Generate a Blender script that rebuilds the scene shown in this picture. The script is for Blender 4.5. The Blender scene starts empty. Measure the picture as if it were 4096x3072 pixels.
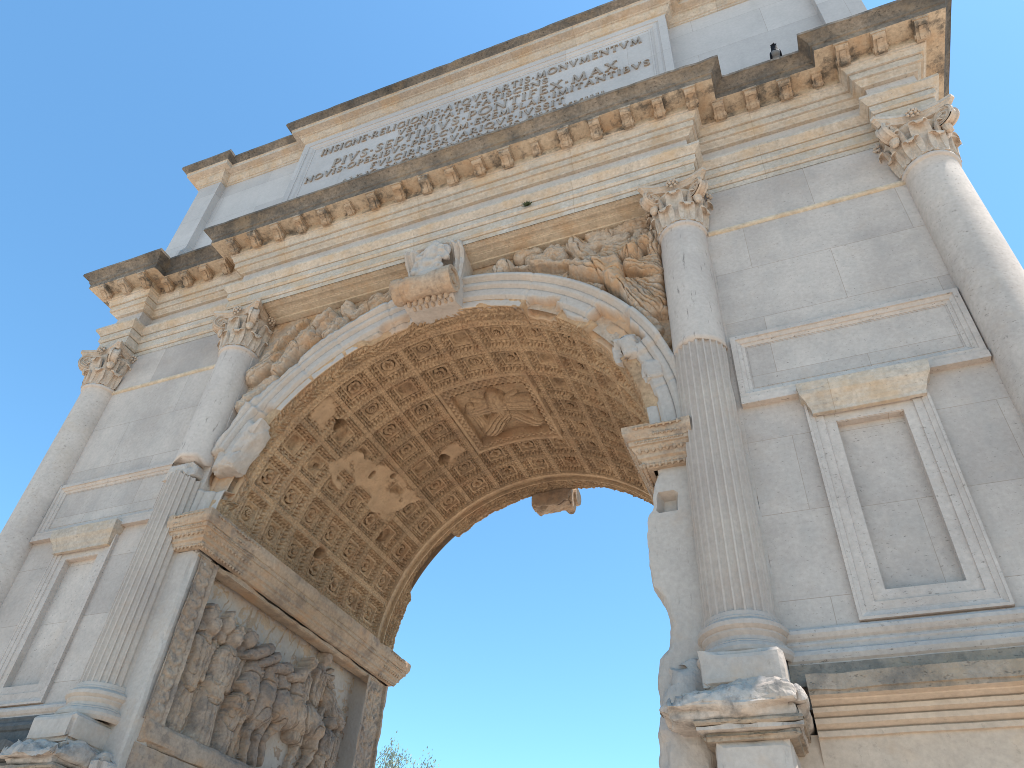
import bpy, math, random
import numpy as np
from mathutils import Vector, Matrix

random.seed(7)
SC = bpy.context.scene
COL = SC.collection
rad = math.radians
pi = math.pi

# ---------------------------------------------------------------- camera
cam_d = bpy.data.cameras.new("camera")
cam = bpy.data.objects.new("camera", cam_d)
COL.objects.link(cam)
yaw, pitch, roll = -0.4297, 0.7163, 0.0731
fw = Vector((math.sin(yaw) * math.cos(pitch), math.cos(yaw) * math.cos(pitch), math.sin(pitch)))
r0 = Vector((math.cos(yaw), -math.sin(yaw), 0))
u0 = r0.cross(fw)
rt = r0 * math.cos(roll) + u0 * math.sin(roll)
up = -r0 * math.sin(roll) + u0 * math.cos(roll)
M = Matrix((rt, up, -fw)).transposed().to_4x4()
M.translation = Vector((3.8373, -5.8494, 1.1325))
cam.matrix_world = M
cam_d.sensor_fit = 'HORIZONTAL'
cam_d.sensor_width = 36.0
cam_d.lens = 3009.24 / 4096 * 36.0
cam_d.clip_start = 0.1
cam_d.clip_end = 3000
SC.camera = cam

# ---------------------------------------------------------------- sky and sun
SUN_EL, SUN_AZ = rad(66), rad(90.5)
world = bpy.data.worlds.new("World")
SC.world = world
world.use_nodes = True
wn = world.node_tree
sky = wn.nodes.new("ShaderNodeTexSky")
sky.sky_type = 'NISHITA'
sky.sun_disc = False
sky.sun_elevation = SUN_EL
sky.sun_rotation = SUN_AZ
sky.altitude = 50
sky.air_density = 1.0
sky.dust_density = 0.35
sky.ozone_density = 0.3
bg = wn.nodes["Background"]
bg.inputs[1].default_value = 0.15
tint = wn.nodes.new("ShaderNodeMix")
tint.data_type = 'RGBA'; tint.blend_type = 'MULTIPLY'
tint.inputs[0].default_value = 1.0
tint.inputs[7].default_value = (.63, .965, 1.05, 1)
wn.links.new(sky.outputs[0], tint.inputs[6])
wn.links.new(tint.outputs[2], bg.inputs[0])

sun_d = bpy.data.lights.new("sun", 'SUN')
sun_d.energy = 4.2
sun_d.angle = rad(0.53)
sun_d.color = (1.0, 0.95, 0.88)
sun = bpy.data.objects.new("sun", sun_d)
COL.objects.link(sun)
sdir = Vector((math.sin(SUN_AZ) * math.cos(SUN_EL), math.cos(SUN_AZ) * math.cos(SUN_EL), math.sin(SUN_EL)))
sun.rotation_euler = sdir.to_track_quat('Z', 'Y').to_euler()
sun.location = (30, -10, 60)

SC.view_settings.view_transform = 'Standard'
SC.view_settings.look = 'None'
SC.view_settings.exposure = 0.95
SC.view_settings.gamma = 1
SC.render.engine = 'CYCLES'
SC.cycles.filter_width = 0.9
SC.cycles.max_bounces = 6
SC.cycles.diffuse_bounces = 4

# ---------------------------------------------------------------- noise
def _hash(ix, iy, iz, s):
    h = (ix * 374761393 + iy * 668265263 + iz * 2147483647 + s * 974711) & 0x7fffffff
    h = ((h ^ (h >> 13)) * 1274126177) & 0x7fffffff
    h = ((h ^ (h >> 16)) * 668265263) & 0x7fffffff
    h = h ^ (h >> 15)
    return (h & 0xffff) / 32767.5 - 1.0

def vnoise(P, sc, s=0):
    Q = np.asarray(P, float) * sc + 1000.0
    I = np.floor(Q).astype(np.int64)
    F = Q - I
    F = F * F * (3 - 2 * F)
    out = 0
    for dx in (0, 1):
        for dy in (0, 1):
            for dz in (0, 1):
                w = (F[:, 0] if dx else 1 - F[:, 0]) * (F[:, 1] if dy else 1 - F[:, 1]) * (F[:, 2] if dz else 1 - F[:, 2])
                out = out + w * _hash(I[:, 0] + dx, I[:, 1] + dy, I[:, 2] + dz, s)
    return out

def fbm(P, sc, s=0, o=4, g=0.5):
    a, t, out = 1.0, 0.0, 0
    for k in range(o):
        out = out + a * vnoise(P, sc * 2 ** k, s + 17 * k)
        t += a
        a *= g
    return out / t

def sst(a, b, x):
    t = np.clip((np.asarray(x, float) - a) / (b - a), 0, 1)
    return t * t * (3 - 2 * t)

# ---------------------------------------------------------------- mesh helpers
def link(name, me, parent=None, mats=()):
    o = bpy.data.objects.new(name, me)
    COL.objects.link(o)
    for m in mats:
        me.materials.append(m)
    if parent is not None:
        o.parent = parent
        if parent.type == 'EMPTY':
            o.matrix_parent_inverse = Matrix.Translation(-Vector(parent.location))
    return o

def mk(name, V, F, mat, parent=None, smooth=False, mid=None, tan=None):
    me = bpy.data.meshes.new(name)
    V = np.asarray(V, dtype=np.float32)
    if isinstance(F, np.ndarray):
        nf, k = F.shape
        me.vertices.add(len(V)); me.vertices.foreach_set("co", V.ravel())
        me.loops.add(nf * k); me.loops.foreach_set("vertex_index", F.astype(np.int32).ravel())
        me.polygons.add(nf)
        me.polygons.foreach_set("loop_start", np.arange(0, nf * k, k, dtype=np.int32))
        me.polygons.foreach_set("loop_total", np.full(nf, k, dtype=np.int32))
        me.update(calc_edges=True)
    else:
        me.from_pydata(V.tolist(), [], [tuple(f) for f in F])
    me.validate()
    n = len(me.polygons)
    if smooth:
        me.polygons.foreach_set("use_smooth", np.ones(n, dtype=bool))
    mats = mat if isinstance(mat, (list, tuple)) else [mat]
    o = link(name, me, parent, mats)
    if mid is not None:
        me.polygons.foreach_set("material_index", np.asarray(mid, dtype=np.int32))
    if tan is not None:
        a = me.attributes.new("tan", 'FLOAT', 'POINT')
        a.data.foreach_set("value", np.asarray(tan, dtype=np.float32))
    me.update()
    return o

def gridF(nu, nv, keep=None, off=0, flip=False):
    i = np.arange((nu) * (nv)).reshape(nu, nv)
    a, b, c, d = i[:-1, :-1], i[1:, :-1], i[1:, 1:], i[:-1, 1:]
    F = np.stack([a, b, c, d] if not flip else [a, d, c, b], -1).reshape(-1, 4)
    if keep is not None:
        F = F[keep.reshape(-1)]
    return F + off

class MB:
    """collects pieces; build() links them as ONE mesh object"""
    def __init__(s):
        s.V, s.F, s.m = [], [], []
    def add(s, V, F, m=0):
        n = len(s.V)
        s.V += [tuple(map(float, v)) for v in V]
        s.F += [tuple(int(i) + n for i in f) for f in F]
        s.m += [m] * len(F)
    def box(s, x0, x1, y0, y1, z0, z1, m=0):
        s.add([(x, y, z) for x in (x0, x1) for y in (y0, y1) for z in (z0, z1)],
              [(0, 1, 3, 2), (4, 6, 7, 5), (0, 4, 5, 1), (2, 3, 7, 6), (0, 2, 6, 4), (1, 5, 7, 3)], m)
    def rbox(s, x0, x1, y0, y1, z0, z1, st=0.05, amp=0.006, chip=0.02, w=0.06, sc=5, seed=0, fn=None, m=0):
        V, F = rough_box(x0, x1, y0, y1, z0, z1, st, amp, chip, w, sc, seed, fn)
        s.add(V, F, m)
    def lathe(s, prof, n=32, c=(0, 0, 0), m=0, a0=0, a1=2 * pi):
        full = abs(a1 - a0 - 2 * pi) < 1e-6
        na = n if full else n + 1
        V = [(c[0] + r * math.cos(a0 + (a1 - a0) * k / n), c[1] + r * math.sin(a0 + (a1 - a0) * k / n), c[2] + z) for k in range(na) for r, z in prof]
        p = len(prof)
        F = []
        for k in range(n):
            for j in range(p - 1):
                k2 = (k + 1) % na
                F.append((k * p + j, k2 * p + j, k2 * p + j + 1, k * p + j + 1))
        s.add(V, F, m)
    def ball(s, c, r, sx=1, sy=1, sz=1, n=8, R=None, m=0):
        V = []
        for i in range(n // 2 + 1):
            t = pi * i / (n // 2)
            for k in range(n):
                a = 2 * pi * k / n
                v = Vector((r * sx * math.sin(t) * math.cos(a), r * sy * math.sin(t) * math.sin(a), r * sz * math.cos(t)))
                if R is not None: v = R @ v
                V.append((c[0] + v.x, c[1] + v.y, c[2] + v.z))
        F = [(i * n + k, (i + 1) * n + k, (i + 1) * n + (k + 1) % n, i * n + (k + 1) % n) for i in range(n // 2) for k in range(n)]
        s.add(V, F, m)
    def build(s, name, mat, parent=None, smooth=False, noise=0, nsc=6, seed=0):
        V = np.array(s.V)
        if noise:
            V = V + np.stack([fbm(V, nsc, seed + k) for k in range(3)], -1) * noise
        mats = mat if isinstance(mat, (list, tuple)) else [mat]
        return mk(name, V, s.F, mats, parent, smooth, mid=s.m if len(mats) > 1 else None)

def rough_box(x0, x1, y0, y1, z0, z1, st, amp, chip, w, sc, seed, fn=None):
    lo = np.array([x0, y0, z0], float); hi = np.array([x1, y1, z1], float)
    n = np.maximum(1, np.round((hi - lo) / st).astype(int))
    key, V, F = {}, [], []
    def vid(i, j, k):
        t = (i, j, k)
        if t not in key:
            key[t] = len(V)
            V.append(lo + (hi - lo) * np.array([i / n[0], j / n[1], k / n[2]]))
        return key[t]
    for ax in range(3):
        b, c = (ax + 1) % 3, (ax + 2) % 3
        for side in (0, n[ax]):
            for p in range(n[b]):
                for q in range(n[c]):
                    ids = []
                    for dp, dq in ((0, 0), (1, 0), (1, 1), (0, 1)):
                        t = [0, 0, 0]; t[ax] = side; t[b] = p + dp; t[c] = q + dq
                        ids.append(vid(*t))
                    F.append(tuple(ids if side else ids[::-1]))
    V = np.array(V)
    dl, dh = V - lo, hi - V
    d = np.minimum(dl, dh)
    ds = np.sort(d, axis=1)
    e = np.clip(1 - ds[:, 1] / w, 0, 1) ** 2
    ctr = np.where(dl < dh, 1.0, -1.0)
    ctr = np.where(d < w, ctr, 0)
    nz = 0.55 + 0.9 * fbm(V, sc * .6, seed + 5, 3)
    V2 = V + ctr * (e * chip * np.clip(nz, 0, 2))[:, None]
    N = np.where(dl < 1e-6, -1.0, np.where(dh < 1e-6, 1.0, 0))
    V2 = V2 + N * (fbm(V, sc, seed, 4) * amp)[:, None]
    if fn is not None:
        V2 = fn(V, V2)
    return V2, F

def sweep(name, prof, path, mat, parent, closed=True, seg=0.12, jit=0.0025, chips=(), chip=0.02, mids=None, seed=0, sc=4.0, caps=False):
    """moulding profile [(out, z)] along a plan path, mitred; out is to the right of travel"""
    P = [np.array(p, float) for p in path]
    n = len(P)
    mit = []
    for i in range(n):
        dn = P[(i + 1) % n] - P[i] if (closed or i < n - 1) else None
        dp = P[i] - P[i - 1] if (closed or i > 0) else None
        if dn is None: dn = dp
        if dp is None: dp = dn
        a = dp / np.linalg.norm(dp); b = dn / np.linalg.norm(dn)
        na = np.array([a[1], -a[0]]); nb = np.array([b[1], -b[0]])
        m = na + nb
        m = m / max(1e-6, (m @ na))
        mit.append(m)
    rows, base = [], []
    ns = n if closed else n - 1
    o = np.array([p[0] for p in prof]); z = np.array([p[1] for p in prof])
    for i in range(ns):
        j = (i + 1) % n
        L = np.linalg.norm(P[j] - P[i])
        k = max(1, int(round(L / seg)))
        for t in range(k + (0 if closed or i < ns - 1 else 1)):
            f = t / k
            c = P[i] * (1 - f) + P[j] * f
            m = mit[i] * (1 - f) + mit[j] * f
            rows.append(np.stack([c[0] + o * m[0], c[1] + o * m[1], z], -1))
    R = np.array(rows); nr, npf = R.shape[:2]
    V = R.reshape(-1, 3)
    Vn = V + np.stack([fbm(V, sc, seed + 3 * k, 3) for k in range(3)], -1) * jit
    if chips:
        ci = np.zeros(npf); ci[list(chips)] = 1
        cm = np.tile(ci, nr)
        c = np.clip(fbm(V * np.array([1, 1, .01]), 3.1, seed + 40, 4) * 2.2 - .35, 0, 1) * chip * cm
        Vn[:, 2] -= c
        cen = np.repeat(R[:, :1, :2], npf, 1).reshape(-1, 2)
        dd = cen - V[:, :2]
        dd = dd / np.maximum(np.linalg.norm(dd, axis=1, keepdims=True), 1e-5)
        Vn[:, :2] += dd * c[:, None]
    F, mi = [], []
    for i in range(nr if closed else nr - 1):
        i2 = (i + 1) % nr
        for j in range(npf - 1):
            F.append((i * npf + j, i2 * npf + j, i2 * npf + j + 1, i * npf + j + 1))
            mi.append(mids[j] if mids else 0)
    if caps and not closed:
        F.append(tuple(range(npf))[::-1]); mi.append(0)
        F.append(tuple((nr - 1) * npf + k for k in range(npf))); mi.append(0)
    mats = mat if isinstance(mat, (list, tuple)) else [mat]
    return mk(name, Vn, F, mats, parent, False, mid=mi if len(mats) > 1 else None)

class HF:
    """relief carved as a height field over a (u, v) rectangle"""
    def __init__(s, u0, u1, v0, v1, st):
        s.nu = int((u1 - u0) / st) + 1; s.nv = int((v1 - v0) / st) + 1
        s.u, s.v = np.meshgrid(np.linspace(u0, u1, s.nu), np.linspace(v0, v1, s.nv), indexing='ij')
        s.h = np.zeros_like(s.u)
        s.gr = 0.0
        s.U, s.W = s.u, s.v
        s.P = np.stack([s.u.ravel(), s.v.ravel(), 0 * s.u.ravel()], -1)
    def warp(s, a1, f1, a2, f2, seed):
        s.u = s.U + a1 * s.n(f1, seed, 3) + a2 * s.n(f2, seed + 1, 2)
        s.v = s.W + a1 * s.n(f1, seed + 2, 3) + a2 * s.n(f2, seed + 3, 2)
    def unwarp(s):
        s.u, s.v = s.U, s.W
    def n(s, sc, seed=0, o=4):
        return fbm(s.P, sc, seed, o).reshape(s.u.shape)
    def cap(s, a, b, ra, rb=None, k=1.0, h0=0.0, fold=0, amp=.012, sd=0, ph=0):
        rb = ra if rb is None else rb
        ax, ay = a; bx, by = b
        dx, dy = bx - ax, by - ay
        L2 = dx * dx + dy * dy + 1e-9
        t = np.clip(((s.u - ax) * dx + (s.v - ay) * dy) / L2, 0, 1)
        ex, ey = s.u - ax - t * dx, s.v - ay - t * dy
        r = ra + (rb - ra) * t
        q = 1 - (ex * ex + ey * ey) / (r * r)
        c = (ex * -dy + ey * dx) / math.sqrt(L2)
        hh = h0 + k * r * np.sqrt(np.clip(q, 0, 1))
        if fold:
            fo = np.abs(np.sin(fold * c / r * 1.25 + 2.6 * s.n(4, sd + 3, 3) + ph))
            hh = hh + amp * 1.5 * (np.clip(fo * 2.2, 0, 1) - .75) * np.clip(q * 2, 0, 1)
        if s.gr: s.h = np.where((q <= 0) & (q > -.35) & (s.h < hh.max() + h0), s.h - s.gr * (1 + q / .35), s.h)
        s.h = np.where(q > 0, np.maximum(s.h, hh), s.h)
    def ell(s, c, ru, rv, ang=0, k=1.0, h0=0.0, H=None):
        ca, sa = math.cos(ang), math.sin(ang)
        x = (s.u - c[0]) * ca + (s.v - c[1]) * sa
        y = -(s.u - c[0]) * sa + (s.v - c[1]) * ca
        q = 1 - (x / ru) ** 2 - (y / rv) ** 2
        hh = h0 + (H if H is not None else k * min(ru, rv)) * np.sqrt(np.clip(q, 0, 1))
        s.h = np.where(q > 0, np.maximum(s.h, hh), s.h)
    def cut(s, a, b, r, d):
        ax, ay = a; bx, by = b
        dx, dy = bx - ax, by - ay
        t = np.clip(((s.u - ax) * dx + (s.v - ay) * dy) / (dx * dx + dy * dy + 1e-9), 0, 1)
        e = np.hypot(s.u - ax - t * dx, s.v - ay - t * dy)
        s.h = s.h - d * np.clip(1 - e / r, 0, 1)
    def hair(s, c, r, h, n=14, seed=0):
        rnd = random.Random(seed)
        for _ in range(n):
            a = rnd.uniform(0, 2 * pi); q = r * math.sqrt(rnd.random()) * .9
            s.ell((c[0] + q * math.cos(a), c[1] + q * math.sin(a)), r * .3, r * .3, 0, .8, h - .25 * q)
    def mesh(s, name, fn, mat, parent, keep=None, smooth=True, tan=None, flip=False):
        V = np.stack(fn(s.u, s.v, s.h), -1).reshape(-1, 3)
        kp = None
        if keep is not None:
            kp = keep[:-1, :-1] & keep[1:, :-1] & keep[1:, 1:] & keep[:-1, 1:]
        return mk(name, V, gridF(s.nu, s.nv, kp, flip=flip), mat, parent, smooth, tan=tan)

# ---------------------------------------------------------------- materials
def nodes(name):
    m = bpy.data.materials.new(name)
    m.use_nodes = True
    return m, m.node_tree, m.node_tree.nodes["Principled BSDF"]

WARM = (.865, .755, .69)
def stone(name, c1, c2, stain=(.42, .28, .15), stain_amt=.5, stain_lo=.5, pit=.5, pit_stretch=4.0, bump=.35,
          brick=None, tan=(.54, .375, .22), dirt=0.0, dirt_col=(.09, .08, .065), fine=.25, rough=.85, streak=0.0):
    c1 = tuple(a * k for a, k in zip(c1, WARM)); c2 = tuple(a * k for a, k in zip(c2, WARM))
    stain = tuple(a * k for a, k in zip(stain, (1, .90, .86))); tan = tuple(a * k for a, k in zip(tan, (.95, .84, .82)))
    m, t, b = nodes(name)
    N = t.nodes; L = t.links
    b.inputs["Roughness"].default_value = rough
    b.inputs["Specular IOR Level"].default_value = 0.25
    geo = N.new("ShaderNodeNewGeometry")
    def noise(sc, det=6, ro=.6, stretch=None):
        n = N.new("ShaderNodeTexNoise")
        n.inputs["Scale"].default_value = sc
        n.inputs["Detail"].default_value = det
        n.inputs["Roughness"].default_value = ro
        if stretch:
            mp = N.new("ShaderNodeMapping"); mp.inputs["Scale"].default_value = stretch
            L.new(geo.outputs["Position"], mp.inputs[0]); L.new(mp.outputs[0], n.inputs[0])
        else:
            L.new(geo.outputs["Position"], n.inputs[0])
        return n.outputs[0]
    def rng(x, a, bb, c=0.0, d=1.0):
        r = N.new("ShaderNodeMapRange"); r.clamp = True
        r.inputs[1].default_value = a; r.inputs[2].default_value = bb
        r.inputs[3].default_value = c; r.inputs[4].default_value = d
        L.new(x, r.inputs[0]); return r.outputs[0]
    def mix(fac, a, bb, mode='MIX'):
        x = N.new("ShaderNodeMix"); x.data_type = 'RGBA'; x.blend_type = mode
        if isinstance(fac, float): x.inputs[0].default_value = fac
        else: L.new(fac, x.inputs[0])
        for v, k in ((a, 6), (bb, 7)):
            if isinstance(v, tuple): x.inputs[k].default_value = (*v, 1)
            else: L.new(v, x.inputs[k])
        return x.outputs[2]
    def mul(x, y):
        q = N.new("ShaderNodeMath"); q.operation = 'MULTIPLY'
        for v, k in ((x, 0), (y, 1)):
            if isinstance(v, float): q.inputs[k].default_value = v
            else: L.new(v, q.inputs[k])
        return q.outputs[0]
    def add(x, y):
        q = N.new("ShaderNodeMath"); q.operation = 'ADD'
        for v, k in ((x, 0), (y, 1)):
            if isinstance(v, float): q.inputs[k].default_value = v
            else: L.new(v, q.inputs[k])
        return q.outputs[0]
    col = mix(rng(noise(.8, 9, .64), .38, .62), c1, c2)
    bmp = None
    if brick:
        sx = N.new("ShaderNodeSeparateXYZ"); L.new(geo.outputs["Position"], sx.inputs[0])
        cx = N.new("ShaderNodeCombineXYZ"); L.new(sx.outputs[0], cx.inputs[0]); L.new(sx.outputs[2], cx.inputs[1])
        off = N.new("ShaderNodeVectorMath"); off.operation = 'ADD'; off.inputs[1].default_value = (brick[2], brick[3], 0)
        L.new(cx.outputs[0], off.inputs[0])
        br = N.new("ShaderNodeTexBrick")
        br.inputs["Scale"].default_value = 1.0
        br.inputs["Brick Width"].default_value = brick[0]
        br.inputs["Row Height"].default_value = brick[1]
        br.inputs["Mortar Size"].default_value = 0.003
        br.inputs["Color1"].default_value = (.86, .86, .86, 1)
        br.inputs["Color2"].default_value = (1.06, 1.06, 1.05, 1)
        br.inputs["Mortar"].default_value = (.72, .68, .64, 1)
        L.new(off.outputs[0], br.inputs["Vector"])
        col = mix(1.0, col, br.outputs["Color"], 'MULTIPLY')
        bmp = mul(br.outputs["Fac"], -0.5)
    f = noise(24, 6, .65)
    col = mix(1.0, col, mix(rng(f, .3, .7), (1 - fine,) * 3, (1 + fine * .5,) * 3), 'MULTIPLY')
    if streak:
        st = rng(noise(1.0, 5, .6, (5, 5, .45)), .5, .72)
        col = mix(mul(st, streak), col, dirt_col)
    if stain_amt:
        sn = rng(noise(2.3, 9, .66), stain_lo, stain_lo + .16)
        col = mix(mul(sn, stain_amt), col, stain)
    if dirt:
        dn = rng(noise(3.7, 9, .7), .50, .62)
        col = mix(mul(dn, dirt), col, dirt_col)
    if pit:
        pn = rng(noise(25, 6, .72, (1, 1, pit_stretch * .5)), .60, .67)
        col = mix(mul(pn, pit), col, tuple(x * .35 for x in c1))
        pb = mul(pn, -1.2)
        bmp = pb if bmp is None else add(bmp, pb)
    at = N.new("ShaderNodeAttribute"); at.attribute_name = "tan"
    tc = mix(rng(noise(5, 6), .35, .65), tan, tuple(x * .72 for x in tan))
    col = mix(at.outputs["Fac"], col, tc)
    L.new(col, b.inputs["Base Color"])
    hgt = add(mul(noise(5, 7, .6), .8), mul(noise(60, 4, .6), .25))
    if bmp is not None: hgt = add(hgt, bmp)
    bn = N.new("ShaderNodeBump")
    bn.inputs["Strength"].default_value = bump
    bn.inputs["Distance"].default_value = 0.03
    L.new(hgt, bn.inputs["Height"])
    L.new(bn.outputs[0], b.inputs["Normal"])
    return m

TRAV = stone("travertine", (.60, .575, .54), (.48, .455, .43), (.46, .36, .25), .24, .53, pit=.9, bump=.18, fine=.14, dirt=.14, streak=.24, dirt_col=(.30, .275, .25))
WALL = stone("travertine_ashlar", (.60, .575, .545), (.45, .43, .41), (.44, .36, .28), .24, .54, pit=.95, bump=.14, fine=.13, dirt=.20, dirt_col=(.30, .275, .25), streak=.24, brick=(1.62, .77, .1, .035))
ATTIC = stone("attic_marble", (.57, .585, .60), (.50, .515, .53), (.46, .40, .34), .12, .57, pit=.15, bump=.10, fine=.08, streak=.06, brick=(2.1, .82, .3, .3))
TRIM = stone("entablature_travertine", (.60, .575, .52), (.53, .50, .44), (.46, .34, .20), .5, .47, pit=.55, bump=.35, streak=.12, dirt=.22, dirt_col=(.20, .165, .13), brick=(2.35, 1.9, .35, .4))
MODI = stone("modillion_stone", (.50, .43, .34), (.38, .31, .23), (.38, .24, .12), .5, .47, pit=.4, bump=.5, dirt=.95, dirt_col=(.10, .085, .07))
CRUST = stone("blackened_cymatium", (.27, .24, .20), (.085, .08, .072), (.29, .225, .145), .45, .5, pit=.4, bump=.7, dirt=.6, dirt_col=(.07, .065, .06), fine=.4)
SLAB = stone("inscription_marble", (.36, .46, .53), (.32, .42, .49), (.40, .38, .33), .12, .58, pit=.05, bump=.08, fine=.1, streak=.12, dirt_col=(.28, .30, .31))
LETT = stone("letter_bronze", (.40, .375, .34), (.31, .295, .275), (.35, .24, .14), .4, .5, pit=0, bump=.2)
MARB = stone("old_marble", (.53, .515, .485), (.45, .435, .41), (.46, .33, .21), .32, .55, pit=.25, pit_stretch=.5, bump=.2, dirt=.10, dirt_col=(.26, .23, .21), fine=.12)
FLUTE = stone("fluted_marble", (.53, .50, .455), (.46, .43, .40), (.46, .33, .22), .30, .56, pit=.2, pit_stretch=.3, bump=.18, dirt=.06, dirt_col=(.26, .23, .21), fine=.12)
RELF = stone("relief_marble", (.49, .415, .335), (.31, .265, .23), (.40, .27, .16), .6, .5, pit=.1, bump=.5, dirt=.55, dirt_col=(.13, .11, .10), tan=(.50, .42, .31))
SPAN = stone("spandrel_marble", (.52, .46, .385), (.45, .385, .31), (.43, .27, .14), .75, .47, pit=.15, bump=.5, dirt=.25, dirt_col=(.17, .12, .09))
VAULT = stone("vault_marble", (.57, .435, .285), (.42, .315, .205), (.34, .21, .12), .55, .5, pit=.2, pit_stretch=1, bump=.5, dirt=.40, dirt_col=(.18, .12, .08), tan=(.50, .37, .23), fine=.35)
SOFF = stone("soffit_travertine", (.64, .60, .50), (.56, .51, .41), (.44, .31, .18), .5, .5, pit=.4, bump=.4, dirt=.2, dirt_col=(.18, .12, .08))
IMPO = stone("impost_marble", (.50, .42, .33), (.41, .34, .26), (.42, .26, .14), .55, .49, pit=.2, bump=.4, dirt=.55, dirt_col=(.15, .11, .09))
PODI = stone("podium_travertine", (.60, .55, .475), (.52, .47, .40), (.48, .34, .20), .25, .52, pit=.25, pit_stretch=1.5, bump=.16, dirt=.08, fine=.14, dirt_col=(.16, .145, .13), streak=.12)
PCRU = stone("weathered_edge_and_shade", (.40, .36, .30), (.27, .25, .22), (.42, .32, .20), .4, .5, pit=.4, bump=.6, dirt=.5, dirt_col=(.10, .09, .08), streak=.3)  # weathered podium edges; also darkens pedestal under-mouldings with painted shade
PEDC = stone("broken_pedestal_marble", (.53, .515, .485), (.42, .405, .385), (.44, .32, .20), .3, .55, pit=.3, pit_stretch=1, bump=.4, dirt=.75, dirt_col=(.17, .15, .135), fine=.2, streak=.3)
DAMP = stone("damp_blackened_stone", (.17, .175, .175), (.11, .12, .125), (.22, .19, .15), .3, .55, pit=.2, bump=.5, dirt=.3, dirt_col=(.06, .06, .06))
COLM = stone("column_travertine", (.60, .575, .54), (.50, .475, .45), (.46, .36, .25), .15, .56, pit=.8, pit_stretch=.3, bump=.16, fine=.12, streak=.22, dirt_col=(.34, .31, .28))
CAPI = stone("capital_travertine", (.60, .55, .48), (.54, .485, .41), (.48, .33, .20), .40, .5, pit=.3, bump=.3, dirt=.08)
GRND = stone("gravel_ground", (.73, .705, .62), (.65, .625, .55), (.56, .53, .46), .3, .5, pit=0, bump=.5, fine=.3)

def plain(name, c, rough=.6, var=.2):
    m, t, b = nodes(name)
    n = t.nodes.new("ShaderNodeTexNoise"); n.inputs["Scale"].default_value = 30
    r = t.nodes.new("ShaderNodeMix"); r.data_type = 'RGBA'
    r.inputs[6].default_value = (*[x * (1 - var) for x in c], 1); r.inputs[7].default_value = (*[min(1, x * (1 + var)) for x in c], 1)
    t.links.new(n.outputs[0], r.inputs[0]); t.links.new(r.outputs[2], b.inputs["Base Color"])
    b.inputs["Roughness"].default_value = rough
    return m

# ---------------------------------------------------------------- setting
gm = MB(); gm.add([(-600, -600, -.5), (600, -600, -.5), (600, 600, -.5), (-600, 600, -.5)], [(0, 1, 2, 3)])
g = gm.build("ground", GRND); g['kind'] = 'structure'

# ---------------------------------------------------------------- the arch
D = 4.54
ZS, R0 = 5.62, 2.68
arch = bpy.data.objects.new("triumphal_arch", None)
arch.location = (0, D / 2, -.5)
COL.objects.link(arch)
arch['label'] = "weathered pale stone triumphal arch with coffered vault and inscribed attic, filling the view"
arch['category'] = "arch"

def sym(front):
    """close a front path round the building, mirrored to the back"""
    back = [(x, D - y) for x, y in reversed(front)]
    return front + back

ENT = sym([(-5.95, .27), (-6.22, .27), (-6.22, -.22), (-5.68, -.22), (-5.68, 0), (-3.52, 0), (-3.52, -.3), (3.52, -.3), (3.52, 0),
           (5.68, 0), (5.68, -.22), (6.22, -.22), (6.22, .27), (5.95, .27)])
sweep("architrave", [(.006, 9.175), (.008, 9.255), (-.012, 9.258), (-.010, 9.263), (.020, 9.265), (.032, 9.284), (.040, 9.290), (.040, 9.430), (.018, 9.433), (.020, 9.439), (.052, 9.441), (.066, 9.462), (.074, 9.470), (.074, 9.566), (.050, 9.570), (.052, 9.577),
                     (.084, 9.580), (.090, 9.596), (.096, 9.604), (.120, 9.630), (.150, 9.662), (.155, 9.668), (.155, 9.712), (.0, 9.745)],
      ENT, TRIM, arch, seed=1, chips=(21, 22), chip=.02, jit=.003)
sweep("frieze", [(0, 9.745), (0, 10.062)], ENT, TRAV, arch, seed=2)
CP = [(0, 10.058), (.045, 10.064), (.055, 10.085), (.095, 10.118), (.10, 10.138), (.128, 10.141), (.132, 10.165), (.136, 10.246), (.112, 10.249), (.114, 10.255), (.160, 10.257), (.165, 10.285),
      (.185, 10.33), (.205, 10.345), (.205, 10.372), (.225, 10.378), (.225, 10.500), (.455, 10.507), (.465, 10.507), (.470, 10.60), (.490, 10.612), (.495, 10.635), (.510, 10.665),
      (.545, 10.705), (.585, 10.740), (.600, 10.745), (.600, 10.792), (-.12, 10.83)]
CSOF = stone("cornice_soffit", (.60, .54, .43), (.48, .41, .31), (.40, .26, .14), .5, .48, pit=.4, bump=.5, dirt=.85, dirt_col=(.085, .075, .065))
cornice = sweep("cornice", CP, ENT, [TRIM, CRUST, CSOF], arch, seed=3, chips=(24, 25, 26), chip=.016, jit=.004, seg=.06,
                mids=[0] * 15 + [2] * 3 + [1] * 9)

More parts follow.
